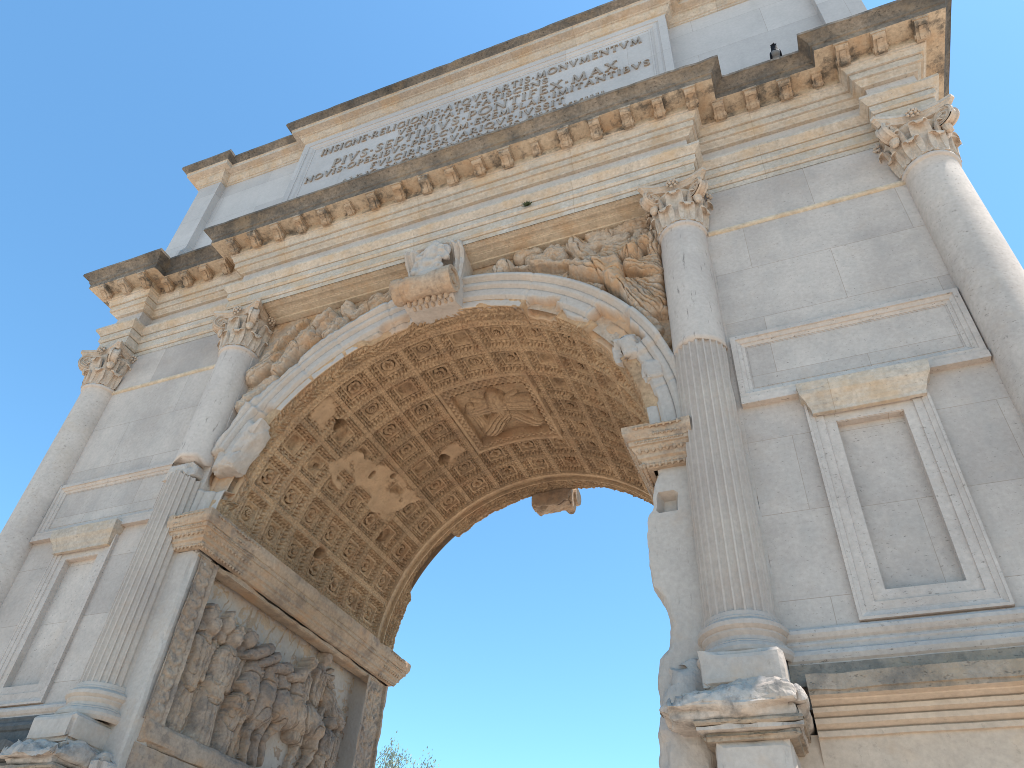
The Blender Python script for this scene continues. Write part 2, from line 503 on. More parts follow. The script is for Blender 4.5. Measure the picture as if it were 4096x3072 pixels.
def modillion(w=.13):
    """scrolled bracket, local: x centre, y 0 back (wall) .. -.25 front, z 0 top"""
    mb = MB()
    pr = [(0, -.128), (-.045, -.132), (-.075, -.118), (-.10, -.092), (-.135, -.078), (-.185, -.074), (-.21, -.062), (-.225, -.045), (-.228, -.03), (-.228, 0), (0, 0)]
    h = w / 2
    V = [(s * h, y, z) for s in (-1, 1) for y, z in pr]
    k = len(pr)
    F = [tuple(range(k)), tuple(range(2 * k - 1, k - 1, -1))] + [(j, (j + 1) % k, k + (j + 1) % k, k + j)[::-1] for j in range(k)]
    mb.add(V, F)
    mb.add([(s * .032, y, z - .018) for s in (-1, 1) for y, z in pr[1:6]], [(j, j + 1, 6 + j, 5 + j)[::-1] for j in range(4)])
    for s in (-1, 1):
        mb.add([(s * .032, y, z + d) for d in (-.018, .012) for y, z in pr[1:6]], [(j, j + 1, 6 + j, 5 + j) for j in range(4)])
    mb.box(-h - .014, h + .014, -.242, .0, -.026, .006)
    for s in (-1, 1):
        mb.lathe([(.001, 0), (.034, 0), (.034, .012), (.02, .016), (.001, .016)], 14)
        # scroll buttons on the flanks
        n = len(mb.V); cnt = 14 * 5
        for i in range(n - cnt, n):
            x, y, z = mb.V[i]; mb.V[i] = (s * (h - .002 + z), -.05 + y, -.086 + x)
    return mb
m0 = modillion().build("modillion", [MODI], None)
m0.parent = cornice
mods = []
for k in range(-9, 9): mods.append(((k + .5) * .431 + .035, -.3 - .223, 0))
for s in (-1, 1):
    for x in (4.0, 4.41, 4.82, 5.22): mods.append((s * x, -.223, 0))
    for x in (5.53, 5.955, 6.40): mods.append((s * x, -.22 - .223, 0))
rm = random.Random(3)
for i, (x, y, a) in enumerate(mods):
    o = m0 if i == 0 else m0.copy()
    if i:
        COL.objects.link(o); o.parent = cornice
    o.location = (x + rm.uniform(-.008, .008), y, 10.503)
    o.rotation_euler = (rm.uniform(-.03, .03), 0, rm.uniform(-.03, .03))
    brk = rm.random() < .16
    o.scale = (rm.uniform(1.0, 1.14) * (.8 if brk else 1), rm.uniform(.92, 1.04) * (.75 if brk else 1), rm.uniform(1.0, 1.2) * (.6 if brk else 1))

# soffit of the central architrave and ressauts
mb = MB()
mb.box(-3.508, 3.508, -.288, .14, 9.19, 10.6)
mb.box(-2.9, 2.9, -.275, -.215, 9.178, 9.2); mb.box(-2.9, 2.9, -.10, .0, 9.150, 9.2); mb.box(-2.9, 2.9, .0, .10, 9.120, 9.2)
mb.box(-2.9, 2.9, -.215, -.195, 9.170, 9.2); mb.box(-2.9, 2.9, -.125, -.1, 9.163, 9.2)
for s in (-1, 1):
    x0, x1 = sorted((s * 5.69, s * 6.21))
    mb.box(x0, x1, -.208, .26, 9.182, 10.6)
mb.build("architrave_soffit", SOFF, arch)
# plain block of the entablature behind the mouldings
mb = MB(); mb.box(-5.94, 5.94, .012, D - .012, 9.3, 10.78); mb.build("entablature_core", TRAV, arch)

# ---------------------------------------------------------------- attic
ATT = sym([(-6.05, .45), (-6.2, .45), (-6.2, -.1), (-5.66, -.1), (-5.66, .05), (-3.53, .05), (-3.53, -.18), (3.53, -.18), (3.53, .05),
           (5.66, .05), (5.66, -.1), (6.2, -.1), (6.2, .45), (6.05, .45)])
sweep("attic_wall", [(.17, 10.7), (.17, 11.55), (.13, 11.60), (.10, 11.68), (.10, 11.72), (.04, 11.80), (.03, 11.86), (0, 11.9), (0, 14.04)], ATT, ATTIC, arch, seed=5, seg=.3, jit=.002)
sweep("attic_cornice", [(0, 14.03), (.018, 14.035), (.022, 14.075), (.045, 14.085), (.05, 14.10), (.085, 14.14), (.10, 14.175), (.105, 14.20), (.13, 14.205), (.135, 14.235), (.24, 14.245), (.245, 14.325),
                        (.262, 14.332), (.275, 14.36), (.31, 14.40), (.345, 14.43), (.355, 14.435), (.355, 14.50), (-.1, 14.52)],
      ATT, [TRIM, CRUST], arch, seed=6, seg=.09, chips=(15, 16, 17), chip=.014, mids=[0] * 12 + [1] * 6, jit=.004)
mb = MB(); mb.box(-6.0, 6.0, .1, D - .1, 14.2, 14.5); mb.build("attic_roof", TRAV, arch)

# inscription panel
def frame(mb, x0, x1, z0, z1, steps, sgn=-1, y=0.0):
    """nested rectangle mouldings: steps [(inset, out)] outer to inner"""
    V, F = [], []
    for ins, out in steps:
        for (x, z) in ((x0 + ins, z0 + ins), (x1 - ins, z0 + ins), (x1 - ins, z1 - ins), (x0 + ins, z1 - ins)):
            V.append((x, y + sgn * out, z))
    for k in range(len(steps) - 1):
        for j in range(4):
            F.append((k * 4 + j, k * 4 + (j + 1) % 4, k * 4 + 4 + (j + 1) % 4, k * 4 + 4 + j))
    mb.add(V, F)
mb = MB()
frame(mb, -3.53, 3.53, 11.72, 14.03, [(.0, 0.002), (.0, .03), (.125, .03), (.13, .015), (.15, .012), (.175, .03), (.22, .02), (.25, -.005), (.27, -.005), (.275, .01), (.30, .008), (.305, -.03)], y=-.18)
mb.build("inscription_frame", ATTIC, arch)
mb = MB(); mb.box(-3.24, 3.24, -.196 + .035, -.10, 12.0, 13.74)
panel = mb.build("inscription_panel", SLAB, arch)

# roman capitals drawn as ribbons
def glyphs():
    T, t = .17, .10          # thick and thin strokes
    def st(x, w=T, a=0, b=1): return [([(x, a), (x, b)], w)]
    def srf(*xs): return [([(x - .13, y), (x + .13, y)], .07) for x, y in xs]
    def arc(cx, cy, rx, ry, a0, a1, w0=T, n=14):
        pts = [(cx + rx * math.cos(rad(a0 + (a1 - a0) * k / n)), cy + ry * math.sin(rad(a0 + (a1 - a0) * k / n))) for k in range(n + 1)]
        return [(pts, [t * .8 + (w0 - t * .8) * abs(math.cos(rad(a0 + (a1 - a0) * k / n))) for k in range(n + 1)])]
    G = {}
    G['I'] = (.34, st(.17) + srf((.17, .035), (.17, .965)))
    G['N'] = (.92, st(.14, t) + st(.78, t) + [([(.12, 1), (.78, 0)], T)] + srf((.14, .035), (.1, .965), (.78, .965)))
    G['E'] = (.62, st(.16) + [([(.1, .04), (.58, .04)], t), ([(.16, .5), (.5, .5)], t), ([(.1, .96), (.56, .96)], t), ([(.57, 0), (.57, .2)], .07), ([(.55, .8), (.55, 1)], .07)])
    G['F'] = (.58, st(.16) + [([(.16, .5), (.46, .5)], t), ([(.1, .96), (.55, .96)], t), ([(.54, .8), (.54, 1)], .07)] + srf((.16, .035)))
    G['L'] = (.62, st(.16) + [([(.1, .04), (.58, .04)], t), ([(.57, 0), (.57, .22)], .07)] + srf((.16, .965)))
    G['T'] = (.72, st(.36) + [([(.04, .96), (.68, .96)], t), ([(.05, .8), (.05, 1)], .07), ([(.67, .8), (.67, 1)], .07)] + srf((.36, .035)))
    G['A'] = (.86, [([(.1, 0), (.43, 1)], t), ([(.43, 1), (.76, 0)], T), ([(.24, .36), (.62, .36)], t * .8)] + srf((.12, .035), (.74, .035)))
    G['V'] = (.84, [([(.1, 1), (.43, 0)], T), ([(.43, 0), (.74, 1)], t)] + srf((.12, .965), (.72, .965)))
    G['M'] = (1.04, [([(.14, 0), (.2, 1)], t), ([(.2, 1), (.52, .08)], T), ([(.52, .08), (.82, 1)], t), ([(.82, 1), (.9, 0)], T)] + srf((.14, .035), (.9, .035)))
    G['X'] = (.82, [([(.12, 1), (.7, 0)], T), ([(.12, 0), (.68, 1)], t)] + srf((.14, .035), (.68, .035), (.14, .965), (.68, .965)))
    G['O'] = (.98, arc(.49, .5, .40, .46, 0, 360, T, 26))
    G['Q'] = (1.0, arc(.49, .5, .40, .46, 0, 360, T, 26) + [([(.55, .06), (.75, -.12), (1.0, -.18)], [T, t, .06])])
    G['C'] = (.84, arc(.50, .5, .41, .46, 48, 312, T, 20) + [([(.78, .74), (.78, .95)], .07)])
    G['G'] = (.92, arc(.50, .5, .41, .46, 48, 318, T, 20) + [([(.80, .08), (.80, .46)], T), ([(.68, .45), (.92, .45)], .07), ([(.78, .74), (.78, .95)], .07)])
    G['P'] = (.64, st(.16) + [([(.1, .965), (.34, .965)], .08), ([(.16, .44), (.34, .44)], .08)] + arc(.33, .70, .22, .265, 90, -90, T, 12) + srf((.16, .035)))
    G['R'] = (.80, G['P'][1] + [([(.32, .44), (.74, 0)], T)])
    G['B'] = (.66, st(.16) + [([(.1, .965), (.32, .965)], .08), ([(.16, .53), (.34, .53)], .08), ([(.1, .035), (.34, .035)], .08)] + arc(.31, .745, .19, .22, 90, -90, T, 10) + arc(.34, .28, .23, .245, 90, -90, T, 10))
    G['S'] = (.62, [([(.54, .80), (.50, .92), (.36, .965), (.20, .91), (.14, .76), (.22, .62), (.38, .50), (.50, .36), (.50, .18), (.38, .05), (.24, .04), (.12, .12), (.09, .24)],
                     [.06, .07, .08, .12, .16, .17, .18, .17, .16, .12, .08, .07, .06])])
    G['·'] = (.30, [([(.06, .46), (.24, .46)], .12)])
    return G
GL = glyphs()

def inscribe(mb, text, x0, x1, zb, h, y, dep=.045):
    adv = [GL[c][0] for c in text]
    gap = .13
    tot = sum(adv) + gap * (len(text) - 1)
    sx = (x1 - x0) / tot
    x = x0
    for c, a in zip(text, adv):
        for pts, w in GL[c][1]:
            n = len(pts)
            ww = w if isinstance(w, list) else [w] * n
            Lf, Rg = [], []
            for i in range(n):
                p, q = pts[max(0, i - 1)], pts[min(n - 1, i + 1)]
                dx, dy = (q[0] - p[0]), (q[1] - p[1])
                l = math.hypot(dx, dy) or 1
                nx, ny = -dy / l * ww[i] * .45, dx / l * ww[i] * .45
                Lf.append((pts[i][0] + nx, pts[i][1] + ny)); Rg.append((pts[i][0] - nx, pts[i][1] - ny))
            yy = y - dep - random.uniform(0, .0015)
            V = []
            for yv in (yy, y + .006):
                V += [(x + p[0] * sx, yv, zb + p[1] * h) for p in Lf] + [(x + p[0] * sx, yv, zb + p[1] * h) for p in Rg]
            F = []
            for i in range(n - 1):
                F.append((i, i + 1, n + i + 1, n + i))
                F.append((i + 1, i, 2 * n + i, 2 * n + i + 1))
                F.append((n + i, n + i + 1, 3 * n + i + 1, 3 * n + i))
            F.append((0, n, 3 * n, 2 * n)); F.append((2 * n - 1, n - 1, 3 * n - 1, 4 * n - 1))
            mb.add(V, F)
        x += (a + gap) * sx
mb = MB()
yp = -.161
for tx, xa, xb, zb, h in (("INSIGNE·RELIGIONIS·ATQVE·ARTIS·MONVMENTVM", -3.03, 3.10, 13.385, .205), ("VETVSTATE·FATISCENS", -1.36, 1.50, 13.145, .165),
                          ("PIVS·SEPTIMVS·PONTIFEX·MAX", -2.65, 2.68, 12.81, .25), ("NOVIS·OPERIBVS·PRISCVM·EXEMPLAR·IMITANTIBVS", -3.16, 3.19, 12.565, .170),
                          ("FVLCIRI·SERVARIQVE·IVSSIT", -1.74, 1.79, 12.295, .170), ("ANNO·SACRI·PRINCIPATVS·EIVS·XXIIII", -2.3, 2.45, 12.055, .17)):
    mb = MB()
    inscribe(mb, tx, xa, xb, zb, h, yp)
    mb.build("lettering", LETT, panel)

# ---------------------------------------------------------------- piers
def bay_wall(s):
    """outer bay with its blind window recess; s = side"""
    mb = MB()
    def slab(xa, xb, z0, z1, y0=0.0, y1=.135):
        x0, x1 = sorted((s * xa, s * xb)); mb.box(x0, x1, y0, y1, z0, z1)
    wx0, wx1, wz0, wz1 = 4.34, 4.907, 3.82, 5.41
    slab(3.56, 5.95, 5.745, 9.3); slab(3.56, wx0, 3.0, 5.745); slab(wx1, 5.95, 3.0, 5.745)
    slab(wx0, wx1, 3.0, wz0); slab(wx0, wx1, wz1, 5.745)
    slab(wx0 - .01, wx1 + .01, wz0 - .01, wz1 + .01, .075, .14)
    return mb.build("bay_wall", WALL, arch)

for s in (-1, 1):
    bay_wall(s)
    # core with side and back faces
    mb = MB()
    x0, x1 = sorted((s * 2.98, s * 5.94)); mb.box(x0, x1, .125, D - .005, -.5, 9.3)
    mb.build("pier", TRAV, arch)
    # blind window surround with its hood
    mb = MB()
    x0, x1 = sorted((s * 4.107, s * 5.11))
    st = [(0, -.01), (0, .046), (.022, .048), (.026, .040), (.06, .028), (.064, .028), (.066, .020), (.135, .024), (.140, .010), (.228, .008), (.232, -.08)]
    frame(mb, x0, x1, 3.59, 5.645, st)
    fr = mb.build("window_frame", TRAV, arch)
    a, b = 4.215, 5.035
    pth = [(-b, .02), (-b, -.02), (-a, -.02), (-a, .02)] if s < 0 else [(a, .02), (a, -.02), (b, -.02), (b, .02)]
    h = sweep("window_hood", [(.02, 5.49), (.055, 5.495), (.058, 5.53), (.066, 5.55), (.076, 5.57), (.084, 5.60), (.10, 5.635), (.122, 5.665), (.128, 5.675), (.132, 5.70), (.135, 5.72), (.138, 5.735), (.140, 5.795), (-.02, 5.80)],
              pth, TRIM, None, closed=False, seg=.1, jit=.004, chips=(10, 11), chip=.02, seed=9 + s, caps=True)
    h.parent = fr
    # framed tablet over it
    mb = MB()
    x0, x1 = sorted((s * 3.578, s * 5.662))
    frame(mb, x0, x1, 5.835, 6.65, [(0, -.01), (0, .055), (.05, .06), (.055, .045), (.085, .03), (.09, .03), (.095, .018), (.125, .006), (.128, -.012), (.14, -.012), (.142, .004)])
    mb.box(x0 - .0, x1 + .0, -.075, .02, 5.755, 5.832)
    mb.build("tablet", TRAV, arch)
    # string course
    x0, x1 = sorted((s * 3.56, s * 5.70))
    sweep("string_course", [(.0, 8.375), (.018, 8.385), (.03, 8.40), (.03, 8.425), (.012, 8.44), (0, 8.445)], [(x0, -.001), (x1, -.001)], SOFF, arch, closed=False, seg=.1, jit=.004, seed=12 + s)
    # podium mouldings under the outer bay
    pth = sorted([s * 3.56, s * 5.62])
    low = 6 if s < 0 else 1
    sweep("podium_base", [(0, 3.58), (.03, 3.575), (.055, 3.55), (.06, 3.52), (.045, 3.49), (.03, 3.475), (.03, 3.462), (.05, 3.455), (.055, 3.44), (.05, 3.425), (.05, 3.40), (.075, 3.39), (.11, 3.37), (.125, 3.335), (.115, 3.30), (.10, 3.285), (.10, 3.275),
                          (.12, 3.27), (.12, 3.12)][::-1], [(pth[0], 0), (pth[1], 0)], [TRAV, DAMP if s < 0 else PCRU], arch, closed=False, seg=.08, jit=.004, seed=20 + s, mids=[1 if k < low + low else 0 for k in range(18)])
    sweep("podium_cornice", [(.02, 2.55), (.02, 2.80), (.055, 2.803), (.055, 2.838), (.030, 2.841), (.034, 2.849), (.095, 2.872), (.100, 2.905), (.076, 2.908), (.080, 2.916), (.145, 2.932), (.150, 2.962), (.126, 2.965), (.130, 2.973), (.20, 2.992), (.205, 3.0), (.28, 3.003), (.285, 3.03), (.30, 3.035), (.30, 3.14), (.10, 3.165)],
          [(pth[0] if s < 0 else 3.665, 0), (pth[1] if s > 0 else -3.665, 0)], [PODI, PCRU] if s > 0 else [DAMP, DAMP], arch, closed=False, seg=.06, jit=.005, mids=[0] * 16 + [1] * 4, chips=(17, 18, 19), chip=.06 if s < 0 else .008, seed=25 + s, caps=True)
    mb = MB(); x0, x1 = sorted((s * 3.5, s * 5.62)); mb.rbox(x0, x1, -.03, .14, -.5, 2.84, .14, .01, .01)
    mb.build("podium_die", PODI, arch)

# spandrel walls front and back (arched cut), flat zone beside the inner columns
def arch_wall(name, y, mat, rr, xs, front=True):
    V, F = [], []
    n = 60
    for k in range(n + 1):
        a = pi * k / n
        V.append((rr * math.cos(a), y, ZS + rr * math.sin(a)))
        c, s_ = math.cos(a), math.sin(a)
        t = min(xs / max(abs(c), 1e-6), (9.3 - ZS) / max(s_, 1e-6))
        V.append((t * c, y, ZS + t * s_))
    for k in range(n):
        F.append((2 * k, 2 * k + 1, 2 * k + 3, 2 * k + 2) if front else (2 * k, 2 * k + 2, 2 * k + 3, 2 * k + 1))
    n0 = len(V)
    for s in (-1, 1):
        pass
    return mk(name, V, F, mat, arch)
arch_wall("spandrel_wall", .11, SPAN, 2.74, 3.62)
arch_wall("rear_spandrel_wall", D - .002, SPAN, 2.80, 5.95, False)
for s in (-1, 1):
    mb = MB()
    x0, x1 = sorted((s * 2.985, s * 3.562))
    mb.rbox(x0, x1, -.004, .3, 5.0, 9.19, .12, .004, .004, .03, 4, 31 + s)
    mb.build("column_backing", TRAV, arch)

# ---------------------------------------------------------------- archivolt (front face of the arch ring)
def ring_profile():
    return [(2.775, .42), (2.76, .07), (2.682, .032), (2.69, .022), (2.795, .022), (2.799, .040), (2.806, .002), (2.830, -.006), (2.835, -.018), (2.955, -.018), (2.959, .002), (2.966, -.034), (2.99, -.044), (2.995, -.056), (3.055, -.056), (3.060, -.036), (3.068, -.070), (3.10, -.105), (3.105, -.115), (3.150, -.115), (3.16, .12)]
def archivolt():
    pr = ring_profile()
    # resample the profile finely
    pts = []
    for (a, b), (c, d) in zip(pr[:-1], pr[1:]):
        k = max(1, int(math.hypot(c - a, d - b) / .02))
        for i in range(k): pts.append((a + (c - a) * i / k, b + (d - b) * i / k))
    pts.append(pr[-1])
    pr = np.array(pts)
    nth = 520
    th = np.linspace(rad(-.5), rad(180.5), nth)
    T, Rr = np.meshgrid(th, pr[:, 0], indexing='ij')
    Y = np.tile(pr[:, 1], (nth, 1))
    d = np.degrees(T)
    P0 = np.stack([(Rr * np.cos(T)).ravel(), Y.ravel(), (ZS + Rr * np.sin(T)).ravel()], -1)
    nz = fbm(P0, 3.0, 60, 5).reshape(T.shape)
    n2 = fbm(P0, 11.0, 61, 4).reshape(T.shape)
    br = np.zeros_like(T)                                   # broken-away amount
    def band(a0, a1, rmax, soft=.018):
        w = sst(a0 - 1.2, a0 + .6, d + nz * 3) * (1 - sst(a1 - .6, a1 + 1.2, d + nz * 3))
        return w * (1 - sst(rmax - soft, rmax + soft, Rr + nz * .12 + n2 * .03))
    br = np.maximum(br, band(54, 63.5, 2.88)); br = np.maximum(br, band(41, 54, 2.76)); br = np.maximum(br, band(25, 42, 2.98))
    br = np.maximum(br, band(9, 26, 2.80) * .6)
    br = np.maximum(br, band(64, 77, 2.69) * .5)
    br = np.maximum(br, band(98, 116, 2.80) * (.6 + .4 * nz)); br = np.maximum(br, band(145, 150, 2.9, .1) * .8)
    br = np.maximum(br, band(163, 171, 3.3, .2))
    br = np.clip(br, 0, 1)
    Y = Y + br * (.16 + .07 * nz + .03 * n2) * (Y < .11)
    # crown worn off on the outside
    ow = np.clip((nz + .15) * 1.5, 0, 1) * sst(3.06, 3.12, Rr) * (sst(80, 90, d) * .5 + sst(20, 45, 60 - d) * .9 + sst(100, 150, d))
    Y = Y + np.clip(ow, 0, 1) * .07
    # a proud patched block on the right haunch and voussoir offsets
    Y = Y - .05 * sst(146.5, 147.0, d) * (1 - sst(162, 163, d + nz * 4)) - .035 * sst(22.5, 23.2, d) * (1 - sst(32, 33, d + nz * 3)) * sst(2.72, 2.76, Rr)
    for j in (63.8, 86, 104, 120, 131.5, 12.5, 44): Y = Y + .02 * np.exp(-((d - j) / .22) ** 2)
    Y = Y + nz * .004 + n2 * .002
    Rr2 = Rr + n2 * .003
    V = np.stack([Rr2 * np.cos(T), Y, ZS + Rr2 * np.sin(T)], -1).reshape(-1, 3)
    tan = np.clip(br * 1.2, 0, 1) * .85
    return mk("archivolt", V, gridF(nth, len(pr)), MARB, arch, False, tan=tan.ravel())
archivolt()

# ---------------------------------------------------------------- coffered vault
PIT, TC, Y0, PY = 11.65, 89.0, .34, .517
def inpoly(x, y, poly):
    ins = np.zeros(x.shape, bool)
    n = len(poly)
    for i in range(n):
        x1, y1 = poly[i]; x2, y2 = poly[(i + 1) % n]
        c = ((y1 > y) != (y2 > y)) & (x < (x2 - x1) * (y - y1) / (y2 - y1 + 1e-12) + x1)
        ins ^= c
    return ins
PLAST = [(143, 1.25), (134, 1.42), (132.3, 1.74), (132.5, 2.1), (131.2, 2.94), (132.5, 3.25), (138.4, 3.0), (141.9, 2.92), (146.3, 2.9), (145.5, 2.04), (146, 1.6)]
HOLES = [(115.9, 2.75, 2.2, .11), (134.3, .93, 2.6, .12), (137, 2.05, 1.3, .05), (132.6, 2.38, .8, .05), (148.9, 3.12, 2.0, .10), (166.4, 2.09, 1.8, .10), (147.4, 1.2, .8, .03), (62, 1.9, 1.5, .05), (24, 2.3, 1.6, .08)]
def vault():
    nt, ny = 1300, 620
    th = np.linspace(-.3, 180.3, nt)
    yy = np.linspace(.02, 4.52, ny)
    T, Y = np.meshgrid(th, yy, indexing='ij')
    P = np.stack([R0 * np.cos(np.radians(T)).ravel(), Y.ravel(), R0 * np.sin(np.radians(T)).ravel()], -1)
    nz = fbm(P, 2.2, 70, 5).reshape(T.shape)
    n2 = fbm(P, 9, 71, 4).reshape(T.shape)
    nn = fbm(P, 30, 72, 2).reshape(T.shape)
    ct = (T - TC) / PIT + .5; ki = np.floor(ct); fu = (ct - ki) * 2 - 1
    cy = (Y - Y0) / PY; kj = np.floor(cy); fv = (cy - kj) * 2 - 1
    rm_ = np.maximum(np.abs(fu), np.abs(fv))
    t = np.where(np.abs(fu) > np.abs(fv), fv, fu)
    d = np.zeros_like(T)
    # stepped coffer with egg-and-dart and tongue bands
    d = np.where(rm_ < .87, .018, d)
    ov = np.clip((.86 - rm_) / .20, 0, 1)
    ec = (t * 2.6 + .5); ee = (ec - np.floor(ec)) * 2 - 1
    er_ = np.hypot(ee / .78, (ov - .45) / .55)
    d = np.where(rm_ < .86, .020 + .034 * ov ** 1.3, d)
    d = d + np.where((rm_ < .86) & (rm_ > .66), np.where(er_ < .62, -.018 * np.sqrt(np.clip(1 - (er_ / .62) ** 2, 0, 1)), np.where(er_ < 1.0, .055, np.where(np.abs(ee) > .88, -.006, .026))), 0)
    d = np.where(rm_ < .655, .050, d)
    lt = np.clip((.64 - rm_) / .11, 0, 1)
    tc = t * 3.6; te = np.abs((tc - np.floor(tc)) * 2 - 1)
    d = np.where(rm_ < .64, .056 + .024 * lt, d)
    d = d + np.where((rm_ < .64) & (rm_ > .53), .045 * (te > .30 + .6 * (1 - lt)), 0)
    d = np.where(rm_ < .53, .066, d)
    d = np.where(rm_ < .43, .105, d)
    d = np.where(np.hypot(fu, fv) < .37, .165, d)
    # ribs: two fillets with a worn bead row between
    rib = rm_ >= .87
    q1 = rm_
    gq = np.sin(t * pi * 10 + 1.2) * np.sin((q1 - .87) / .13 * pi)
    d = np.where(rib, .002 + .016 * (gq > .45), d)
    d = np.where((rm_ > .855) & (rm_ < .88), -.006, d)
    d = np.where((rm_ > .975), .012, d)
    # field limits
    inf = (kj >= 0) & (kj <= 6) & (ki >= -7) & (ki <= 7)
    # worn surface
    wear = np.clip(.75 + nz * .9, .3, 1)
    d = d * (.82 + .18 * wear) + n2 * .004 + nn * .0015
    # borders with leaf scrolls
    lh = np.zeros_like(T)
    lr = random.Random(77)
    mt = pi * R0 / 180
    def stamp(th0, y0_, ang, ln, wd, H, rib=True):
        i0 = np.searchsorted(th, th0 - ln / mt * 1.1); i1 = np.searchsorted(th, th0 + ln / mt * 1.1)
        j0 = np.searchsorted(yy, y0_ - ln * 1.1); j1 = np.searchsorted(yy, y0_ + ln * 1.1)
        if i1 <= i0 or j1 <= j0: return
        a_ = (T[i0:i1, j0:j1] - th0) * mt; b_ = Y[i0:i1, j0:j1] - y0_
        c_, s_ = math.cos(ang), math.sin(ang)
        u_ = a_ * c_ + b_ * s_; v_ = -a_ * s_ + b_ * c_
        w_ = wd * (1.0 + .22 * np.cos(u_ / ln * 11))
        q = 1 - (u_ / ln) ** 2 - (v_ / w_) ** 2
        hh = H * np.sqrt(np.clip(q, 0, 1)) * (1 - .45 * (np.abs(v_) < wd * .16))
        lh[i0:i1, j0:j1] = np.maximum(lh[i0:i1, j0:j1], hh)
    for b0, b1, dr in ((.055, .275, 1), (4.16, 4.47, 1)):
        mid = (b0 + b1) / 2; hw = (b1 - b0) / 2
        for a in np.arange(2, 178, 1.35):
            sg = 1 if a < 89 else -1
            for k in (-1, 0, 1):
                stamp(a + lr.uniform(-.4, .4), mid + k * hw * .55 + lr.uniform(-.02, .02), (0 if sg > 0 else pi) + k * .75 * sg + lr.uniform(-.4, .4), lr.uniform(.05, .085), lr.uniform(.016, .026), lr.uniform(.03, .055))
            if lr.random() < .3: stamp(a, mid + lr.uniform(-.6, .6) * hw, 0, .022, .022, .06)
    lf = (np.sin(T * .85 + np.sin(Y * 26) * 1.5) * np.sin(Y * 34 + T * .42) + .8 * np.sin(T * 1.9 + Y * 40))
    fb = (Y < Y0)
    yb = (Y - .03) / .31
    bd = .022 * ((yb > .04) & (yb < .80)) - lh
    bd = np.where((yb > .80) & (yb < .95), .012 * (np.abs(np.cos(T * 1.9)) < .5) - .004, bd)
    bd = np.where((yb > .95), .010, bd)
    yr = (Y - (Y0 + 7 * PY)) / (4.52 - Y0 - 7 * PY)
    rb = Y > Y0 + 7 * PY
    bd2 = .02 * ((yr > .36) & (yr < .96)) - lh
    bd2 = np.where(yr < .10, -.008, bd2)
    bd2 = np.where((yr >= .10) & (yr < .33), .03, bd2)
    bd2 = np.where((yr >= .31) & (yr < .36), -.02, bd2)
    d = np.where(fb, bd + n2 * .006, d); d = np.where(rb, bd2 + n2 * .008, d)
    d = np.where(~inf & ~fb & ~rb, n2 * .006, d)
    # plastered repair
    pm = inpoly(T + nz * 5, Y + n2 * .06, PLAST)
    pmf = pm.astype(float)
    for _ in range(3):
        pmf = (pmf + np.roll(pmf, 1, 0) + np.roll(pmf, -1, 0) + np.roll(pmf, 1, 1) + np.roll(pmf, -1, 1)) / 5
    pv = sst(-.38, -.12, fbm(P, 3.1, 75, 4).reshape(T.shape)) * pmf
    d = d * (1 - .9 * pv) + pv * (.03 + nz * .03 + n2 * .012)
    tan = pv * .75
    # bare coffers (patched): flat infill
    for (a, b) in ((135, .62), (147, .62), (159, 2.2), (112, 2.7)):
        m = sst(5.2, 3.2, np.abs(T - a) + n2 * 3 + nz * 4) * sst(.22, .13, np.abs(Y - b) + n2 * .10 + nz * .12)
        if (a, b) == (135, .62) or (a, b) == (112, 2.7):
            d = d * (1 - m) + m * (.05 + n2 * .01); tan = np.maximum(tan, m * .7)
    for a, b, ra, rb_ in HOLES:
        q = np.hypot((T - a + n2 * 1.0) / ra, (Y - b + nz * .03) / rb_)
        d = d + .26 * sst(1.05, .7, q)
    # panel opening
    hole = (np.abs(T - 89.6) < 12.2) & (np.abs(Y - 2.2) < .60)
    fr = (np.abs(T - 89.6) < 15.6) & (np.abs(Y - 2.16) < .80) & ~hole
    sc = np.maximum(np.abs(T - 89.6) / 15.6, np.abs(Y - 2.16) / .80)
    pat = .02 * (np.sin(T * 3.2) * np.sin(Y * 62) > .1)
    d = np.where(fr, .012 + pat + n2 * .006, d)
    d = np.where(fr & (sc > .93), -.008, d)
    # lost edges: front right haunch, front left, back left
    y0 = np.zeros(nt) + .02
    n1 = fbm(np.stack([th, 0 * th, 0 * th], -1), .35, 80, 4)
    dd = th + n1 * 2.5
    y0 = y0 + .16 * sst(24, 27, dd) * (1 - sst(40, 43, dd)) + .19 * sst(52, 55, dd) * (1 - sst(62.5, 63.6, th)) + .05 * sst(41, 44, dd) * (1 - sst(51, 54, dd)) + .07 * sst(98, 103, dd) * (1 - sst(112, 117, dd))
    y0 = y0 + .18 * sst(161, 165, dd) * (1 - sst(170, 173, dd))
    y1 = np.zeros(nt) + 4.52
    y1 = y1 - .20 * sst(128, 132, dd) * (1 - sst(150, 158, dd)) - .10 * (1 - sst(62, 90, th)) - .05 * np.abs(n1) - .03 * np.abs(fbm(np.stack([th, 0 * th, 0 * th], -1), 1.3, 81, 3))
    f = (Y - .02) / 4.5
    edge0 = 1 - sst(0, .09, f); edge1 = sst(.93, 1, f)
    Y2 = Y + edge0 * (y0[:, None] - .02) + edge1 * (y1[:, None] - 4.52)
    loss0 = np.clip((y0[:, None] - .05) / .1, 0, 1) * (1 - sst(.05, .085, f)); loss1 = np.clip((4.46 - y1[:, None]) / .1, 0, 1) * sst(.965, .99, f)
    d = d + loss1 * .05
    tan = np.clip(np.maximum(tan, loss0 * .9 + loss1 * .8), 0, 1)
    Rr = R0 + d
    Tr = np.radians(T)
    Rr[:, 0] = 2.83; Rr[:, -1] = 2.86
    V = np.stack([Rr * np.cos(Tr), Y2, ZS + Rr * np.sin(Tr)], -1).reshape(-1, 3)
    kp = ~hole
